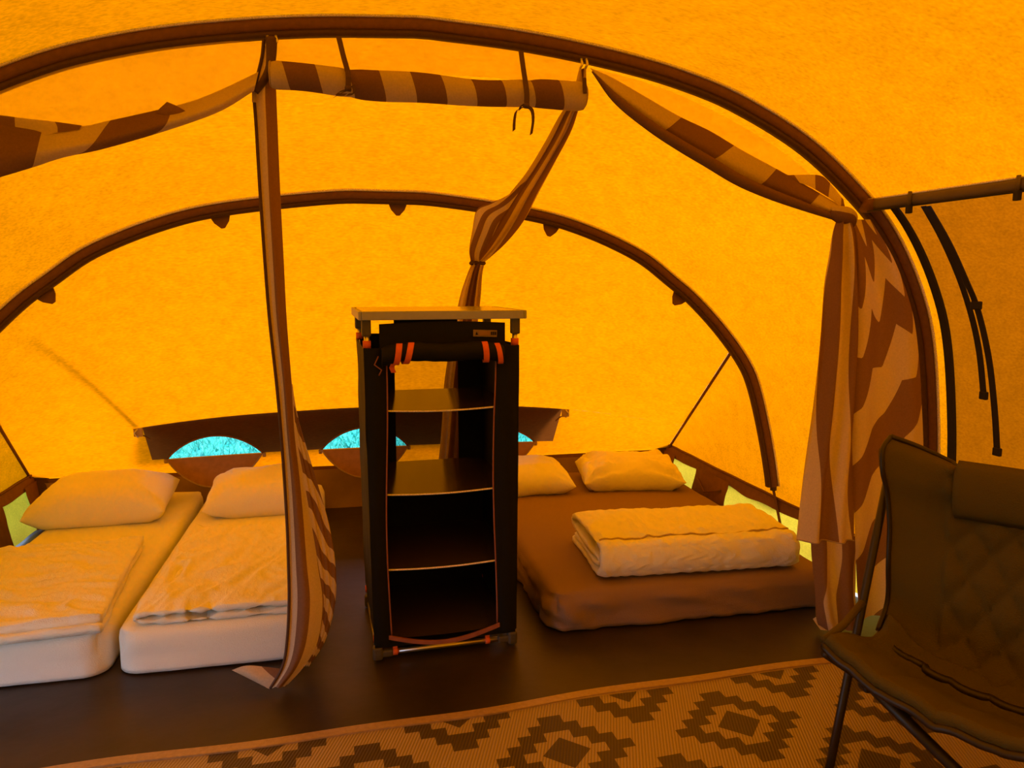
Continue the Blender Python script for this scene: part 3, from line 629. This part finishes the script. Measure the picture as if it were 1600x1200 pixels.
V, F = tube_geo(ctr, rad, 12); uvt = [(1.5 if (k//12) > 9 else 1.2+.0*k, 0) for k in range(len(V))]; pyd('lower_roll', V, F, 'stripe', rt, True, uvt)
rows = [[(t[0], t[1], 2.612), (t[0]*.6+b[0]*.4, t[1]*.6+b[1]*.4, 2.607), (b[0], b[1]-3, 2.60)] for t, b in sec]
cloth('back_layer', rows, [(.3, 1.2), (.6, 1.4), (1.2, 1.9), (1.7, 2.5), (2.4, 3), (3, 3.4), (3.7, 3.8), (4.5, 4.2), (5, 5)], rt, nu=50, nv=8)
rows = [[(a[0], a[1], 2.635), (b[0], b[1], 2.612)] for a, b in (((928, 108), (922, 108)), ((985, 122), (958, 122)), ((1045, 142), (1010, 152)), ((1100, 166), (1062, 182)), ((1150, 192), (1110, 205)), ((1195, 219), (1160, 235)), ((1240, 250), (1210, 262)), ((1280, 286), (1260, 290)), ((1315, 320), (1312, 321)))]
cloth('sheer_valance', rows, [(0, 0)]*9, rt, 'sheer', 40, 8)
cloth('upper_fold', [[(1224, 274, 2.60), (1255, 273, 2.60), (1284, 275, 2.60), (1302, 292, 2.60), (1318, 312, 2.60)], [(1236, 282, 2.595), (1262, 290, 2.59), (1284, 302, 2.59), (1302, 314, 2.59), (1322, 332, 2.59)]], [(1.5, 5.2), (1.5, 5.4)], rt, nu=8, nv=24)

# tied curtain at the right
rt = empty('tied_curtain', aZ(1320, 975, 0), 'long taupe and cream striped curtain tied at the right hoop, falling to the floor', 'curtain')
pr = [(343, 1322, 1360), (400, 1329, 1393), (450, 1331, 1413), (500, 1331, 1428), (560, 1330, 1437), (620, 1329, 1442), (700, 1328, 1447), (800, 1330, 1449), (900, 1333, 1449), (965, 1338, 1446)]
rows = [lerp_row(a, b, y, 2.60, 2.59, 5) for y, a, b in pr]
Pn = np.array([[aY(*q) for q in r] for r in rows]); nu, nv = 100, 50; Pn = refine(Pn, nu, nv); PX = refine(np.array([[(q[0], q[1]) for q in r] for r in rows], float), nu, nv); UV = np.zeros((nu, nv, 2))
for i in range(nu):
    for j in range(nv):
        x, y = PX[i, j]; f = j/(nv-1); fold = math.sin(f*9.5+1.0+y*.004)
        Pn[i, j, 1] += .022*fold*min(1, (y-340)/120)
        k = min(1, max(0, (y-330)/330)); tri = abs(((f*2.6+.2) % 1)*2-1); UV[i, j, 0] = (.84*x+.58*y)/44+(1.1-k)*1.1*tri
Pn[..., 2] = np.maximum(Pn[..., 2], .006); grid('rear_panel', Pn, 'stripe', rt, UV)
pr = [(343, 1308, 1334), (365, 1304, 1340), (400, 1300, 1344), (450, 1291, 1347), (520, 1283, 1346), (600, 1274, 1342), (680, 1266, 1340), (760, 1258, 1338), (846, 1249, 1337)]
rows = [lerp_row(a, b, y, 2.575, 2.575, 5, .03) for y, a, b in pr]
o, P = cloth('front_drape', rows, [(.9, 4), (.9, 4), (.85, 4), (.8, 4), (.7, 4), (.6, 3.9), (.45, 3.7), (.2, 3.4), (0, 3.05)], rt, nu=90, nv=54, pleat=.024, npl=2.2, ph=.6)
tube('hem_edge', P[-1]+np.array([0, -.002, 0]), .003, 'plastic', rt, 5)
pr = [(838, 1268, 1340), (870, 1270, 1341), (905, 1273, 1342), (935, 1276, 1341), (965, 1278, 1342), (984, 1284, 1338)]
cloth('lower_tail', [lerp_row(a, b, y, 2.63, 2.64, 5, .02) for y, a, b in pr], [(1.1, 4.0), (1.1, 4.1), (1.3, 4.3), (1.7, 4.2), (1.6, 4.2), (1.6, 4.1)], rt, nu=40, nv=40, pleat=.02, npl=1.8, ph=2)
cloth('toe', [[(1270, 967, 2.67), (1280, 962, 2.66), (1300, 962, 2.65)], [(1276, 976, 2.65), (1288, 976, 2.64), (1305, 974, 2.63)], [(1282, 984, 2.63), (1294, 985, 2.62), (1310, 982, 2.62)]], [(0, .8)]*3, rt, nu=10, nv=10)
kc = crom([aY(1296, 331, 2.575), aY(1312, 335, 2.565), aY(1326, 340, 2.565), aY(1330, 352, 2.575)], 20); V, F = tube_geo(kc, [.012+.022*math.sin(math.pi*(k+2)/23) for k in range(20)], 14); pyd('knot', V, F, 'stripe', rt, True, [(3.2+.12*(k % 14), 0) for k in range(len(V))])
q = aY(1322, 341, 2.585); tube('tie_band', [q+np.array([.03*math.cos(a), .025*math.sin(a), .006*math.sin(a)]) for a in np.linspace(0, 6.28, 20)], .008, 'stripe', rt, 6)

# ------------------------------------------------------------------ beds
def mattress(name, x0, x1, y0, y1, h, r, mat, label, seed=0, rumple=.004, skirt=0):
    xs = np.r_[np.linspace(x0, x0+r*1.2, 7), np.linspace(x0+r*1.2, x1-r*1.2, 30)[1:-1], np.linspace(x1-r*1.2, x1, 7)]
    ys = np.r_[np.linspace(y0, y0+r*1.2, 7), np.linspace(y0+r*1.2, y1-r*1.2, 60)[1:-1], np.linspace(y1-r*1.2, y1, 7)]
    zs = np.linspace(.004, h, 12); bm = shell_box(xs, ys, zs); rc = .09
    for v in bm.verts:
        p = v.co; 
        # rounded plan corners
        cx = min(max(p.x, x0+rc), x1-rc); cy = min(max(p.y, y0+rc), y1-rc); dx, dy = p.x-cx, p.y-cy; L_ = math.hypot(dx, dy)
        if L_ > 1e-6 and abs(dx) > 1e-6 and abs(dy) > 1e-6: k = max(abs(dx), abs(dy))/L_; p.x = cx+dx*k; p.y = cy+dy*k
        cx = min(max(p.x, x0+r), x1-r); cy = min(max(p.y, y0+r), y1-r); cz = min(max(p.z, r*.5), h-r); d = Vector((p.x-cx, p.y-cy, p.z-cz))
        m = max(abs(d.x), abs(d.y), abs(d.z))
        if d.length > 1e-6 and p.z > h*.5: p.xyz = Vector((cx, cy, cz))+d.normalized()*m
        edge = 1-min(1, abs(p.z-h*.5)/(h*.5)); n_ = nz(p.x*5+seed, p.y*5, p.z*9)
        p.z += (rumple*n_+rumple*.6*nz(p.x*14, p.y*9, seed) if p.z > h*.6 else 0)
        if skirt and p.z < h*.8:
            w = skirt*(nz(p.x*6+p.z*14+seed, p.y*6-p.z*10, 3.3)+.5*nz(p.x*17+p.z*20, p.y*17, 5)); d2 = Vector((p.x-(x0+x1)/2, p.y-(y0+y1)/2, 0))
            if abs(p.y-y0) < .05: p.y -= abs(w)*1.0
            elif abs(p.x-x0) < .05: p.x -= abs(w)
        elif p.z < h*.8: p.y += .004*nz(p.x*8, p.z*20, seed)
    return tag(fin(bm, name, mat), label, 'mattress')
mattress('single_mattress', -1.635, -.937, 2.865, 4.86, .175, .045, 'linen', 'white-sheeted single mattress at the far left', 1)
mattress('single_mattress', -.905, -.207, 2.86, 4.86, .175, .045, 'linen', 'white-sheeted single mattress beside the hanging striped curtain', 7)
mattress('double_mattress', .775, 2.11, 2.865, 4.86, .165, .05, 'brown_sheet', 'double mattress with a taupe fitted sheet right of the cupboard', 3, .004, .034)

def pillow(name, c, sx, sy, h, rot, label, seed=0, tilt=0, roll=0, puck=.6):
    n = 34; V = []; F = []
    for side in (1, -1):
        for i in range(n):
            for j in range(n):
                u = math.sin((-1+2*i/(n-1))*math.pi/2); v = math.sin((-1+2*j/(n-1))*math.pi/2)
                e = max(0, (1-abs(u)**3.2)*(1-abs(v)**3.2)); z = side*h*.5*e**.46
                x = u*sx/2*(.94+.06*v*v-.03*abs(u*v)**3+.03*nz(v*2, seed, 1)); y = v*sy/2*(.93+.07*u*u-.03*abs(u*v)**3+.04*nz(u*2, seed, 2))
                rg = 1-abs(nz(x*7+seed+y*9, y*11-x*4, seed+5))*2.2; wr = nz(x*6+seed, y*6, seed)*.022+(nz(x*22+seed, y*7, 2+seed)*.010+.012*rg)*puck*(abs(u)**2+.45); z += wr*e**.5*side if e > 0 else 0
                pk = abs(u)**4*abs(v)**4; z = z*(1-.3*pk)+.012*math.sin(9*math.atan2(1-abs(u)+.02, 1-abs(v)+.02)+seed)*min(1, abs(u*v)*1.6)*puck*min(1, e*3)
                if side < 0: z = max(z, -h*.30)
                V.append((x, y, z))
    for s in (0, 1):
        o = s*n*n
        for i in range(n-1):
            for j in range(n-1):
                q = (o+i*n+j, o+(i+1)*n+j, o+(i+1)*n+j+1, o+i*n+j+1); F.append(q if s == 0 else q[::-1])
    bm = bmesh.new(); vs = [bm.verts.new(v) for v in V]
    for f in F: bm.faces.new([vs[k] for k in f])
    bmesh.ops.remove_doubles(bm, verts=bm.verts, dist=.0004)
    bm.transform(Matrix.Translation(Vector(c)) @ Matrix.Rotation(rot, 4, 'Z') @ Matrix.Rotation(tilt, 4, 'X') @ Matrix.Rotation(roll, 4, 'Y'))
    return tag(fin(bm, name, 'pillow'), label, 'pillow', 'white bed pillows')
pillow('pillow', (-1.375, 4.42, .265), .70, .54, .25, .04, 'plump white pillow at the head of the far-left mattress', 2, .08)
pillow('pillow', (-.545, 4.42, .258), .60, .52, .23, .03, 'white pillow half behind the hanging striped curtain', 5, .09)
pillow('pillow', (1.02, 4.52, .24), .62, .50, .20, -.03, 'white pillow beside the cupboard on the taupe mattress', 9, .08)
pillow('pillow', (1.73, 4.48, .24), .66, .48, .20, -.16, 'crumpled white pillow in the right rear corner of the tent', 13, .07, 0, 2.0)

def folded(name, path, th, length, origin, rot, label, seed=0, wr=.01, quilt=0, axis_len_n=70, end_wob=.01, ang=0, seam=()):
    """sheet of thickness th folded along path (in a local a-z plane) and swept along the other direction"""
    P = crom(np.array(path, float), 180); T = np.gradient(P, axis=0); T /= np.linalg.norm(T, axis=1)[:, None]; Nn = np.c_[-T[:, 1], T[:, 0]]
    prof = np.concatenate([P+Nn*th/2, (P-Nn*th/2)[::-1]]); m = len(prof); V = []; F = []; R = Matrix.Rotation(rot, 4, 'Z'); k90 = len(P)
    for i in range(axis_len_n):
        t = i/(axis_len_n-1)
        pinch = 1-.45*(max(0, abs(2*t-1)-.93)/.07)**2
        for j, (a, z) in enumerate(prof):
            jj = j if j < k90 else 2*k90-1-j; cc = P[jj]; a2 = cc[0]+(a-cc[0])*pinch; z2 = cc[1]+(z-cc[1])*pinch
            w = (t-.5)*length*(1+end_wob*nz(jj*.06, seed, 3)*2)+ang*a2
            x_, y_ = w, a2; wx = x_+.10*nz(x_*4, y_*4, seed); wy = y_+.07*nz(x_*5, y_*5, seed+3)+.22*x_; n_ = .7*nz(x_*4+seed, y_*4, z2*3)+1.0*(.45-1.7*abs(nz(wx*5+seed, wy*12, z2*5+seed)))+.5*(.4-1.5*abs(nz(wx*9+7, wy*23, seed)))
            q = quilt*(abs(math.sin(math.pi*(x_+.5)/.28))**.35-.8) if quilt else 0
            lay = 1 if (z2 > P[:, 1].max()-.012 or not seam and z2 > .02) else .7
            out = Nn[jj]*(1 if j < k90 else -1); h = wr*n_*lay+q-sum(.012*math.exp(-((jj-sm-1.5*nz(x_*12, sm))/1.1)**2) for sm in seam)+(.0016*math.sin(x_*90+9*nz(x_*5, jj*.1)) if seam else 0); V.append(R @ Vector((w, a2+out[0]*h, max(.002, z2+out[1]*h)))+Vector(origin))
    for i in range(axis_len_n-1):
        for j in range(m): F.append((i*m+j, (i+1)*m+j, (i+1)*m+(j+1) % m, i*m+(j+1) % m))
    for i, fl in ((0, 0), (axis_len_n-1, 1)):
        for j in range(k90-1):
            q = (i*m+j, i*m+j+1, i*m+m-2-j, i*m+m-1-j); F.append(q[::-1] if fl else q)
    me = bpy.data.meshes.new(name); me.from_pydata([tuple(v) for v in V], [], F); bm = bmesh.new(); bm.from_mesh(me); bmesh.ops.recalc_face_normals(bm, faces=bm.faces); bm.to_mesh(me); bm.free()
    duv = tag(link(name, me, 'duvet'), label, 'duvet', 'white folded duvets')
    if seam:
        for side_j in (seam[0], m-1-seam[0]):
            line_ = np.array([V[i*m+side_j] for i in range(2, axis_len_n-2)])
            if side_j == seam[0]: zA = line_[:, 2].mean(); best = line_
            elif line_[:, 2].mean() > zA: best = line_
        tube('crease_shade', best+np.array([0, -.002, .005]), .0042, 'plastic', duv, 6)  # darker cord laid along the seam to draw the shade in its crease
    return duv
# thick duvet on the double bed: outer wrap round the front, layers show at its left end
pth = [(.24, .022), (.0, .020), (-.22, .024), (-.262, .055), (-.268, .09), (-.255, .130), (-.215, .152), (.0, .158), (.19, .15), (.245, .125), (.235, .098), (.16, .092), (-.10, .092), (-.2, .088), (-.215, .07), (-.17, .058), (0, .057), (.2, .055)]
folded('folded_duvet', pth, .036, .93, (1.50, 3.20, .166), -.05, 'thick folded white duvet lying on the taupe double mattress', 3, .009, .0, 130, seam=(65, 92))
pth = [(.47, .014), (.2, .013), (-.2, .013), (-.45, .014), (-.475, .020)]
pth = [(-.49, .013), (-.2, .012), (.2, .012), (.44, .014), (.475, .028), (.45, .044), (.2, .046), (-.2, .045), (-.46, .043)]
folded('folded_duvet', pth, .024, .72, (-1.345, 3.31, .177), .10, 'crumpled white duvet folded flat on the far-left mattress', 8, .019, 0, 100, .012)
pth = [(.33, .012), (.1, .012), (-.2, .012), (-.30, .016), (-.325, .03), (-.30, .045), (-.2, .046), (.1, .046), (.32, .045)]
folded('folded_duvet', pth, .024, 1.03, (-.505, 3.40, .177), math.pi/2+3.14159, 'crumpled white duvet folded beside the hanging striped curtain', 21, .017, 0, 120, .008)

# ------------------------------------------------------------------ cupboard
X0, X1, YF, YB, ZT = .035, .600, 2.80, 3.30, 1.355
cb_ = empty('camping_cupboard', ((X0+X1)/2, (YF+YB)/2, 0), 'tall black fabric camping cupboard with open front and four shelves', 'cupboard')
cb_.rotation_euler.z = math.radians(2.5)
tp = box('table_top', ((X0+X1)/2+.005, (YF+YB)/2, ZT-.010), (.60, .55, .018), 'top', cb_, bev=.006)
for (cx, cy, sx, sy) in (((X0+X1)/2+.005, YF-.028, .608, .012), ((X0+X1)/2+.005, YB+.028, .608, .012), (X0-.028+.005, (YF+YB)/2, .012, .56), (X1+.028+.005, (YF+YB)/2, .012, .56)):
    box('rim', (cx, cy, ZT-.017), (sx, sy, .032), 'rim', tp, bev=.003)
def lean(x, z): c = (X0+X1)/2; return c+(x-c)*(1-.045*(1-z/ZT))
for sx, x in ((-1, X0), (1, X1)):
    for sy, y in ((-1, YF), (1, YB)):
        lg = tube('leg', [(lean(x, z), y, z) for z in np.linspace(.03, ZT-.03, 8)], .0105, 'alu', cb_, 10)
        box('joint', (lean(x, ZT), y, ZT-.055), (.034, .034, .075), 'alu_dark', lg, bev=.006); 
        box('foot', (lean(x, 0), y, .03), (.04, .04, .056), 'alu_dark', lg, bev=.01); box('foot_sleeve', (lean(x, 0)-sx*.035, y, .026), (.05, .03, .03), 'alu_dark', lg, bev=.008)
        for z in (1.232, .086): tube('webbing_loop', [(lean(x, z), y, z-.014), (lean(x, z), y, z+.014)], .0155, 'orange', lg, 10)
for y in (YF, YB):
    bar = tube('bottom_bar', [(lean(X0, 0), y, .026), (lean(X1, 0), y, .026)], .010, 'alu', cb_, 10)
    for x in (.115, .485): tube('webbing_loop', [(x-.009, y, .026), (x+.009, y, .026)], .0145, 'orange', bar, 10); box('webbing_tab', (x, y, .046), (.018, .004, .04), 'orange', bar, bev=.001)
for x in (X0, X1): tube('bottom_bar', [(lean(x, 0), YF, .026), (lean(x, 0), YB, .026)], .010, 'alu', cb_, 10)
# fabric
zb, zt = .07, 1.22
def wall_sheet(name, fn, ua, ub, nu=10, nv=40, mat='black', th=.004, parent=cb_, z0=None):
    P = np.array([[fn(u, z) for z in np.linspace(z0 or zb, zt, nv)] for u in np.linspace(ua, ub, nu)]); return grid(name, P, mat, parent)
for sx, x in ((-1, X0), (1, X1)):
    wall_sheet('side_panel', lambda u, z: np.array([lean(x, z)+sx*(.014+.010*math.sin(math.pi*(u-YF)/(YB-YF))*0+.006*nz(u*6, z*5, sx)), u, z]), YF-.018, YB+.018, 14, z0=.115)
    inner = .098 if sx < 0 else .514
    o = wall_sheet('front_strip', lambda u, z: np.array([(lean(x, z)+sx*.014)*(1-u)+u*(inner+.012*math.sin(z*5.2+sx)*sx*.6), YF-.018-.012*math.sin(math.pi*u)+.005*nz(u*4, z*6, sx+4), z]), 0, 1, 8)
    zp = [np.array([inner+.012*math.sin(z*5.2+sx)*sx*.6, YF-.020+.005*nz(4, z*6, sx+4), z]) for z in np.linspace(.10, 1.19, 40)]
    tube('zip', zp, .0032, 'coral', o, 6)
    wall_sheet('inner_panel', lambda u, z: np.array([lean(x, z)-sx*.014, u, z]), YF-.01, YB+.01, 4, 6)
# back: mesh in the upper half, closed cloth below and around
def back_quad(name, xa, xb, za, zb_, mat): pyd(name, [(xa, YB+.012, za), (xb, YB+.012, za), (xb, YB+.012, zb_), (xa, YB+.012, zb_)], [(0, 1, 2, 3)], mat, cb_, smooth=False)
mxa, mxb = .185, .468
back_quad('back_panel', lean(X0, .5), lean(X1, .5), .05, .655, 'black'); back_quad('back_panel', X0, mxa, .655, 1.24, 'black'); back_quad('back_panel', mxb, X1, .655, 1.24, 'black'); back_quad('back_panel', mxa, mxb, 1.2, 1.30, 'black')
back_quad('mesh_window', mxa, mxb, .655, 1.2, 'mesh')
for z, dz in ((.985, .004), (.662, -.006), (.365, -.012), (.085, -.02)):
    P = np.array([[(lean(x, z), y, z+.004*math.sin(math.pi*(x-X0)/(X1-X0))*0-.012*math.sin(math.pi*(x-X0)/(X1-X0))*(1-(y-YF)/(YB-YF))+.004) for y in np.linspace(YF-.006, YB, 8)] for x in np.linspace(X0+.01, X1-.01, 20)])
    s = grid('shelf', P, 'shelf', cb_, flip=True)
    if z > .2: tube('shelf_edge', [p+np.array([0, -.003, -.002]) for p in P[1:-1, 0]], .0036, 'thread', s, 6)
    else:
        V, F = prism_geo([(x, YF-.024-.004*math.sin(math.pi*(x-.09)/.44), .098-.042*math.sin(math.pi*(x-.09)/.44)) for x in np.linspace(.09, .53, 24)], (-.004, .004), (-.008, .008), [np.array([0, 1., 0])]*24, [np.array([0, 0, 1.])]*24); pyd('front_binding', V, F, 'coral', s, smooth=False)
        grid('sill', [[(lean(x, .1), YF-.016, .055+(.045-.040*math.sin(math.pi*min(1, max(0, (x-.09)/.43))))*q) for q in (0, 1)] for x in np.linspace(X0-.01, X1+.01, 30)], 'black', s)
# upper valance, rolled-up door, straps and patch
grid('valance', [[(x, YF-.020-.006*math.sin(math.pi*(x-X0)/(X1-X0)), 1.20+(.105+.010*math.sin((x-X0)*5.5))*q) for q in np.linspace(0, 1, 5)] for x in np.linspace(X0+.045, X1-.045, 24)], 'black', cb_)
n = 50; P = []
for i in range(n):
    t = i/(n-1); x = .085+t*.455; zc = 1.205+.004*math.sin(t*9)-.006*abs(2*t-1)**2*0; sh = .55+.45*(abs(2*t-1)**1.6)*.9+.25
    rr = .030*(1+.12*nz(t*9, 1)); row = []
    for k in range(18):
        a = 2*math.pi*k/18; row.append((x, YF-.052+rr*1.05*math.cos(a)+.003*nz(t*14, math.cos(a)*2, math.sin(a)*2), zc+rr*math.sin(a)*1.15-.018*abs(2*t-1)**4))
    P.append(row)
ro = grid('rolled_door', P, 'black', cb_, closed_v=True)
for e in (0, n-1): pyd('roll_end', P[e], [tuple(range(18))], 'black', ro, smooth=False)
for x, w, sk_ in ((.142, .022, .012), (.182, .022, .018), (.468, .022, -.006), (.520, .020, -.014)):
    ring = []
    for a in np.linspace(2.0, 5.6, 20): ring.append(np.array([x+sk_*math.cos(a*.5), YF-.052+.034*math.cos(a), 1.205-.014*abs(2*(x-.085)/.455-1)**4+.041*math.sin(a)]))
    V, F = prism_geo(ring, (-w/2, w/2), (-.0015, .0015), [np.array([1., 0, 0])]*20, [np.array([0, .7, .7])]*20); pyd('door_strap', V, F, 'orange', cb_, smooth=False)
V, F = prism_geo([(.125, YF-.066, 1.165), (.12, YF-.05, 1.150), (.128, YF-.045, 1.13)], (-.009, .009), (-.0015, .0015), [np.array([1., 0, 0])]*3, [np.array([0, 1., 0])]*3); pyd('strap_end', V, F, 'orange', cb_, smooth=False)
tube('zip_cord', [(.075, YF-.03, 1.19), (.06, YF-.034, 1.16), (.085, YF-.036, 1.14), (.075, YF-.034, 1.12)], .003, 'coral', cb_, 5)
pt = box('brand_patch', (.475, YF-.031, 1.268), (.092, .003, .026), 'label_patch', cb_, bev=.001, R=Matrix.Rotation(.04, 4, 'Y'))
pyd('patch_mark', [(.437, YF-.034, 1.263), (.447, YF-.034, 1.263), (.442, YF-.034, 1.276)], [(0, 1, 2)], 'black', pt, smooth=False)
MT['patch_print'] = M_plain('patch_print', (.30, .16, .05), .7)
box('patch_print', (.472, YF-.0335, 1.269), (.040, .002, .016), 'patch_print', pt, bev=0)
for k in range(3): box('patch_letter', (.500+.0075*k, YF-.034, 1.268), (.0045, .002, .012), 'black', pt, bev=0)

# ------------------------------------------------------------------ rug
ang = math.atan(.044); c0 = np.array([.614, 2.062]); eu = np.array([math.cos(ang), math.sin(ang)]); ev = np.array([-math.sin(ang), math.cos(ang)]); V = []; F = []; UV = []; nu, nv = 60, 40
us2 = np.linspace(-2.3, 1.55, nu); vs2 = np.linspace(-1.9, .302, nv)
for i, u in enumerate(us2):
    for j, v in enumerate(vs2):
        vv = v+(.010*math.sin(u*3.1)+.006*math.sin(u*8))*(v > .25); p = c0+eu*u+ev*vv; V.append((p[0], p[1], .007+.0035*nz(u*2.5, v*2.5, 4)+(.004*abs(nz(u*5, 2)) if j == nv-1 else 0))); UV.append((u, v))
for i in range(nu-1):
    for j in range(nv-1): a = i*nv+j; F.append((a, a+nv, a+nv+1, a+1))
rug = pyd('rug', V, F, 'rug', None, True, UV); tag(rug, 'tan and brown woven rug with stepped diamond pattern in the foreground', 'rug')
md = rug.modifiers.new('thick', 'SOLIDIFY'); md.thickness = .005; md.offset = 0
MT['binding'] = M_plain('rug_binding', (.36, .24, .115), .35, scale=60, bmp=.3)
be = [np.array([*(c0+eu*u+ev*(.302+.010*math.sin(u*3.1)+.006*math.sin(u*8))), .012]) for u in np.linspace(-2.3, 1.55, 90)]
V, F = prism_geo(be, (-.034, .004), (-.004, .003), [np.array([*ev, 0.])]*90, [np.array([0, 0, 1.])]*90); pyd('edge_binding', V, F, 'binding', rug, smooth=False)

# ------------------------------------------------------------------ folding chair
Fp = np.array([1.25, 1.72, 0]); wv = np.array([.50, -.866, 0]); dv = np.array([.866, .50, 0]); zv = np.array([0, 0, 1.])
def LC(w, d, z): return Fp+wv*w+dv*d+zv*z
def pixw(px, py, w): return aPl(px, py, Fp+wv*w, wv)
ch = empty('camping_chair', LC(.37, .3, 0), 'dark khaki quilted folding camping chair at the lower right', 'chair')
W = .74
left_seat = [pixw(1287, 1003, .0), pixw(1318, 1001, .0), pixw(1350, 1003, .015), pixw(1372, 987, .03), pixw(1386, 960, .04)]
def mir(p): q = p-Fp; w = q@wv; return p+wv*(W-2*w)
front_z = lambda f: .452-.085*math.sin(math.pi*f)**.8
rowsS = []
for k, lp in enumerate(left_seat):
    q = lp-Fp; d = q@dv; z0 = q[2]; w0 = q@wv; row = []
    for f in np.linspace(0, 1, 11):
        dip = (.085+.06*k/4)*math.sin(math.pi*f)**(.75-.2*k/4); dd_ = d if k else -.01+0.0*math.sin(math.pi*f)
        w = w0+(W-2*w0)*f; row.append(LC(w, d+(.07*k/4)*math.sin(math.pi*f)-(.03*(1-k/4))*math.sin(math.pi*f), z0-dip))
    rowsS.append(row)
PS = refine(np.array(rowsS), 44, 70)
for i in range(44):
    for j in range(70):
        f = j/69; e = abs(math.sin(f*math.pi*5))**.4; PS[i, j, 2] += .010*(e-.7)*(.1 < f < .9)+.006*nz(f*14, i*.12, 4)
sp = grid('seat_pad', PS, 'khaki', ch, flip=True); md = sp.modifiers.new('pad', 'SOLIDIFY'); md.thickness = .03; md.offset = -1
front_edge = PS[0]; tube('seat_piping', front_edge+np.array([0, 0, -.012]), .011, 'chair_dark', sp, 8)
tube('seat_side_piping', PS[:, 0]+np.array([0, 0, -.012]), .008, 'chair_dark', sp, 8)
# back
le = [pixw(1372, 985, .03), pixw(1386, 940, .035), pixw(1388, 880, .035), pixw(1390, 820, .03), pixw(1386, 770, .02), pixw(1379, 735, .01), pixw(1380, 700, .005), pixw(1392, 682, .01)]
rowsB = []
topz = {0: 0}
for k, lp in enumerate(le):
    q = lp-Fp; d = q@dv; z0 = q[2]; w0 = q@wv; row = []; t = k/(len(le)-1)
    for f in np.linspace(0, 1, 13):
        s = math.sin(math.pi*f); dip = (.115*(1-t)**1.2*s**.6+.14*t**5*s**1.15); row.append(LC(w0+(W-2*w0)*f, d+(.06+.10*t)*s**.8, z0-dip))
    rowsB.append(row)
PB = refine(np.array(rowsB), 60, 90)
for i in range(60):
    for j in range(90):
        f = j/89; t = i/59
        if .2 < f < .8:
            a = (f*W/.085+t*.62/.085)*.8; b = (f*W/.085-t*.62/.085)*.8; g = min(abs(math.sin(math.pi*a)), abs(math.sin(math.pi*b)))**.45; PB[i, j] -= dv*(.020*(g-.4))
        elif .13 < f < .2 or .8 < f < .87: PB[i, j] += dv*.004
        PB[i, j] += dv*.004*nz(f*8, t*8, 9)
bp = grid('back_pad', PB, 'khaki', ch); md = bp.modifiers.new('pad', 'SOLIDIFY'); md.thickness = .028; md.offset = -1
tube('back_piping', PB[-1]+np.array([0, 0, .0]), .008, 'chair_dark', bp, 8)
tube('back_gap_shade', PB[0, 6:-6]-dv*.03+np.array([0, 0, .012]), .012, 'chair_dark', bp, 8)  # dark tube standing in for the shade in the gap between seat and back
tube('back_side_piping', PB[:, 0], .007, 'chair_dark', bp, 8)
# head cushion
pcen = aPl(1505, 716, LC(.37, .40, 0), dv); 
hw_ = (pcen-Fp)@wv; HP = []
pb_ = aPl(1503, 806, LC(.37, .40, 0), dv)
for i in range(10):
    row = []
    for j in range(20):
        f = j/19; w = hw_+(W-2*hw_)*f; z = pb_[2]+(pcen[2]-pb_[2])*i/9; row.append(LC(w, .365+.05*math.sin(math.pi*f)-.028*math.sin(math.pi*i/9)**.5, z-.008*math.sin(math.pi*f)))
    HP.append(row)
hc = grid('head_cushion', HP, 'khaki', ch); md = hc.modifiers.new('pad', 'SOLIDIFY'); md.thickness = .045; md.offset = -1
# frame
def bar(name, a, b, r=.0125): return tube(name, [a*(1-t)+b*t for t in np.linspace(0, 1, 5)], r, 'chair_dark', ch, 10)
for mflag in (0, 1):
    t0 = pixw(1390, 715, -.005)+dv*.02; f0 = pixw(1299, 1185, -.005); dr_ = (f0-t0)/np.linalg.norm(f0-t0); foot = t0+dr_*((t0[2]-.022)/-dr_[2])
    a, b = t0, foot
    p_ = pixw(1290, 1010, .01); r0 = LC(.02, .62, .026)
    if mflag: a, b, p_, r0 = mir(a), mir(b), mir(p_), mir(r0)
    bar('long_leg', a, b); bar('rear_leg', p_+np.array([0, 0, -.02]), r0)
    q1 = pixw(1347, 942, -.004); q2 = pixw(1288, 1000, -.004)
    if mflag: q1, q2 = mir(q1), mir(q2)
    tube('corner_strap', [q1, (q1+q2)/2+np.array([0, 0, -.012]), q2], .011, 'khaki', ch, 8)
    tube('leg_foot', [b+np.array([0, 0, -.006]), b+np.array([0, 0, .03])], .017, 'chair_dark', ch, 10)
    tube('leg_foot', [r0+np.array([0, 0, -.010]), r0+np.array([0, 0, .03])], .017, 'chair_dark', ch, 10)
qa = LC(.10, .05, .375); qb = LC(.66, .05, .034); bar('cross_brace', qa, qb, .016); bar('cross_brace', LC(W-.10, .09, .375), LC(W-.66, .09, .034), .016)
box('hub', qa+np.array([0, 0, .005]), (.04, .04, .05), 'chair_dark', ch, bev=.008)
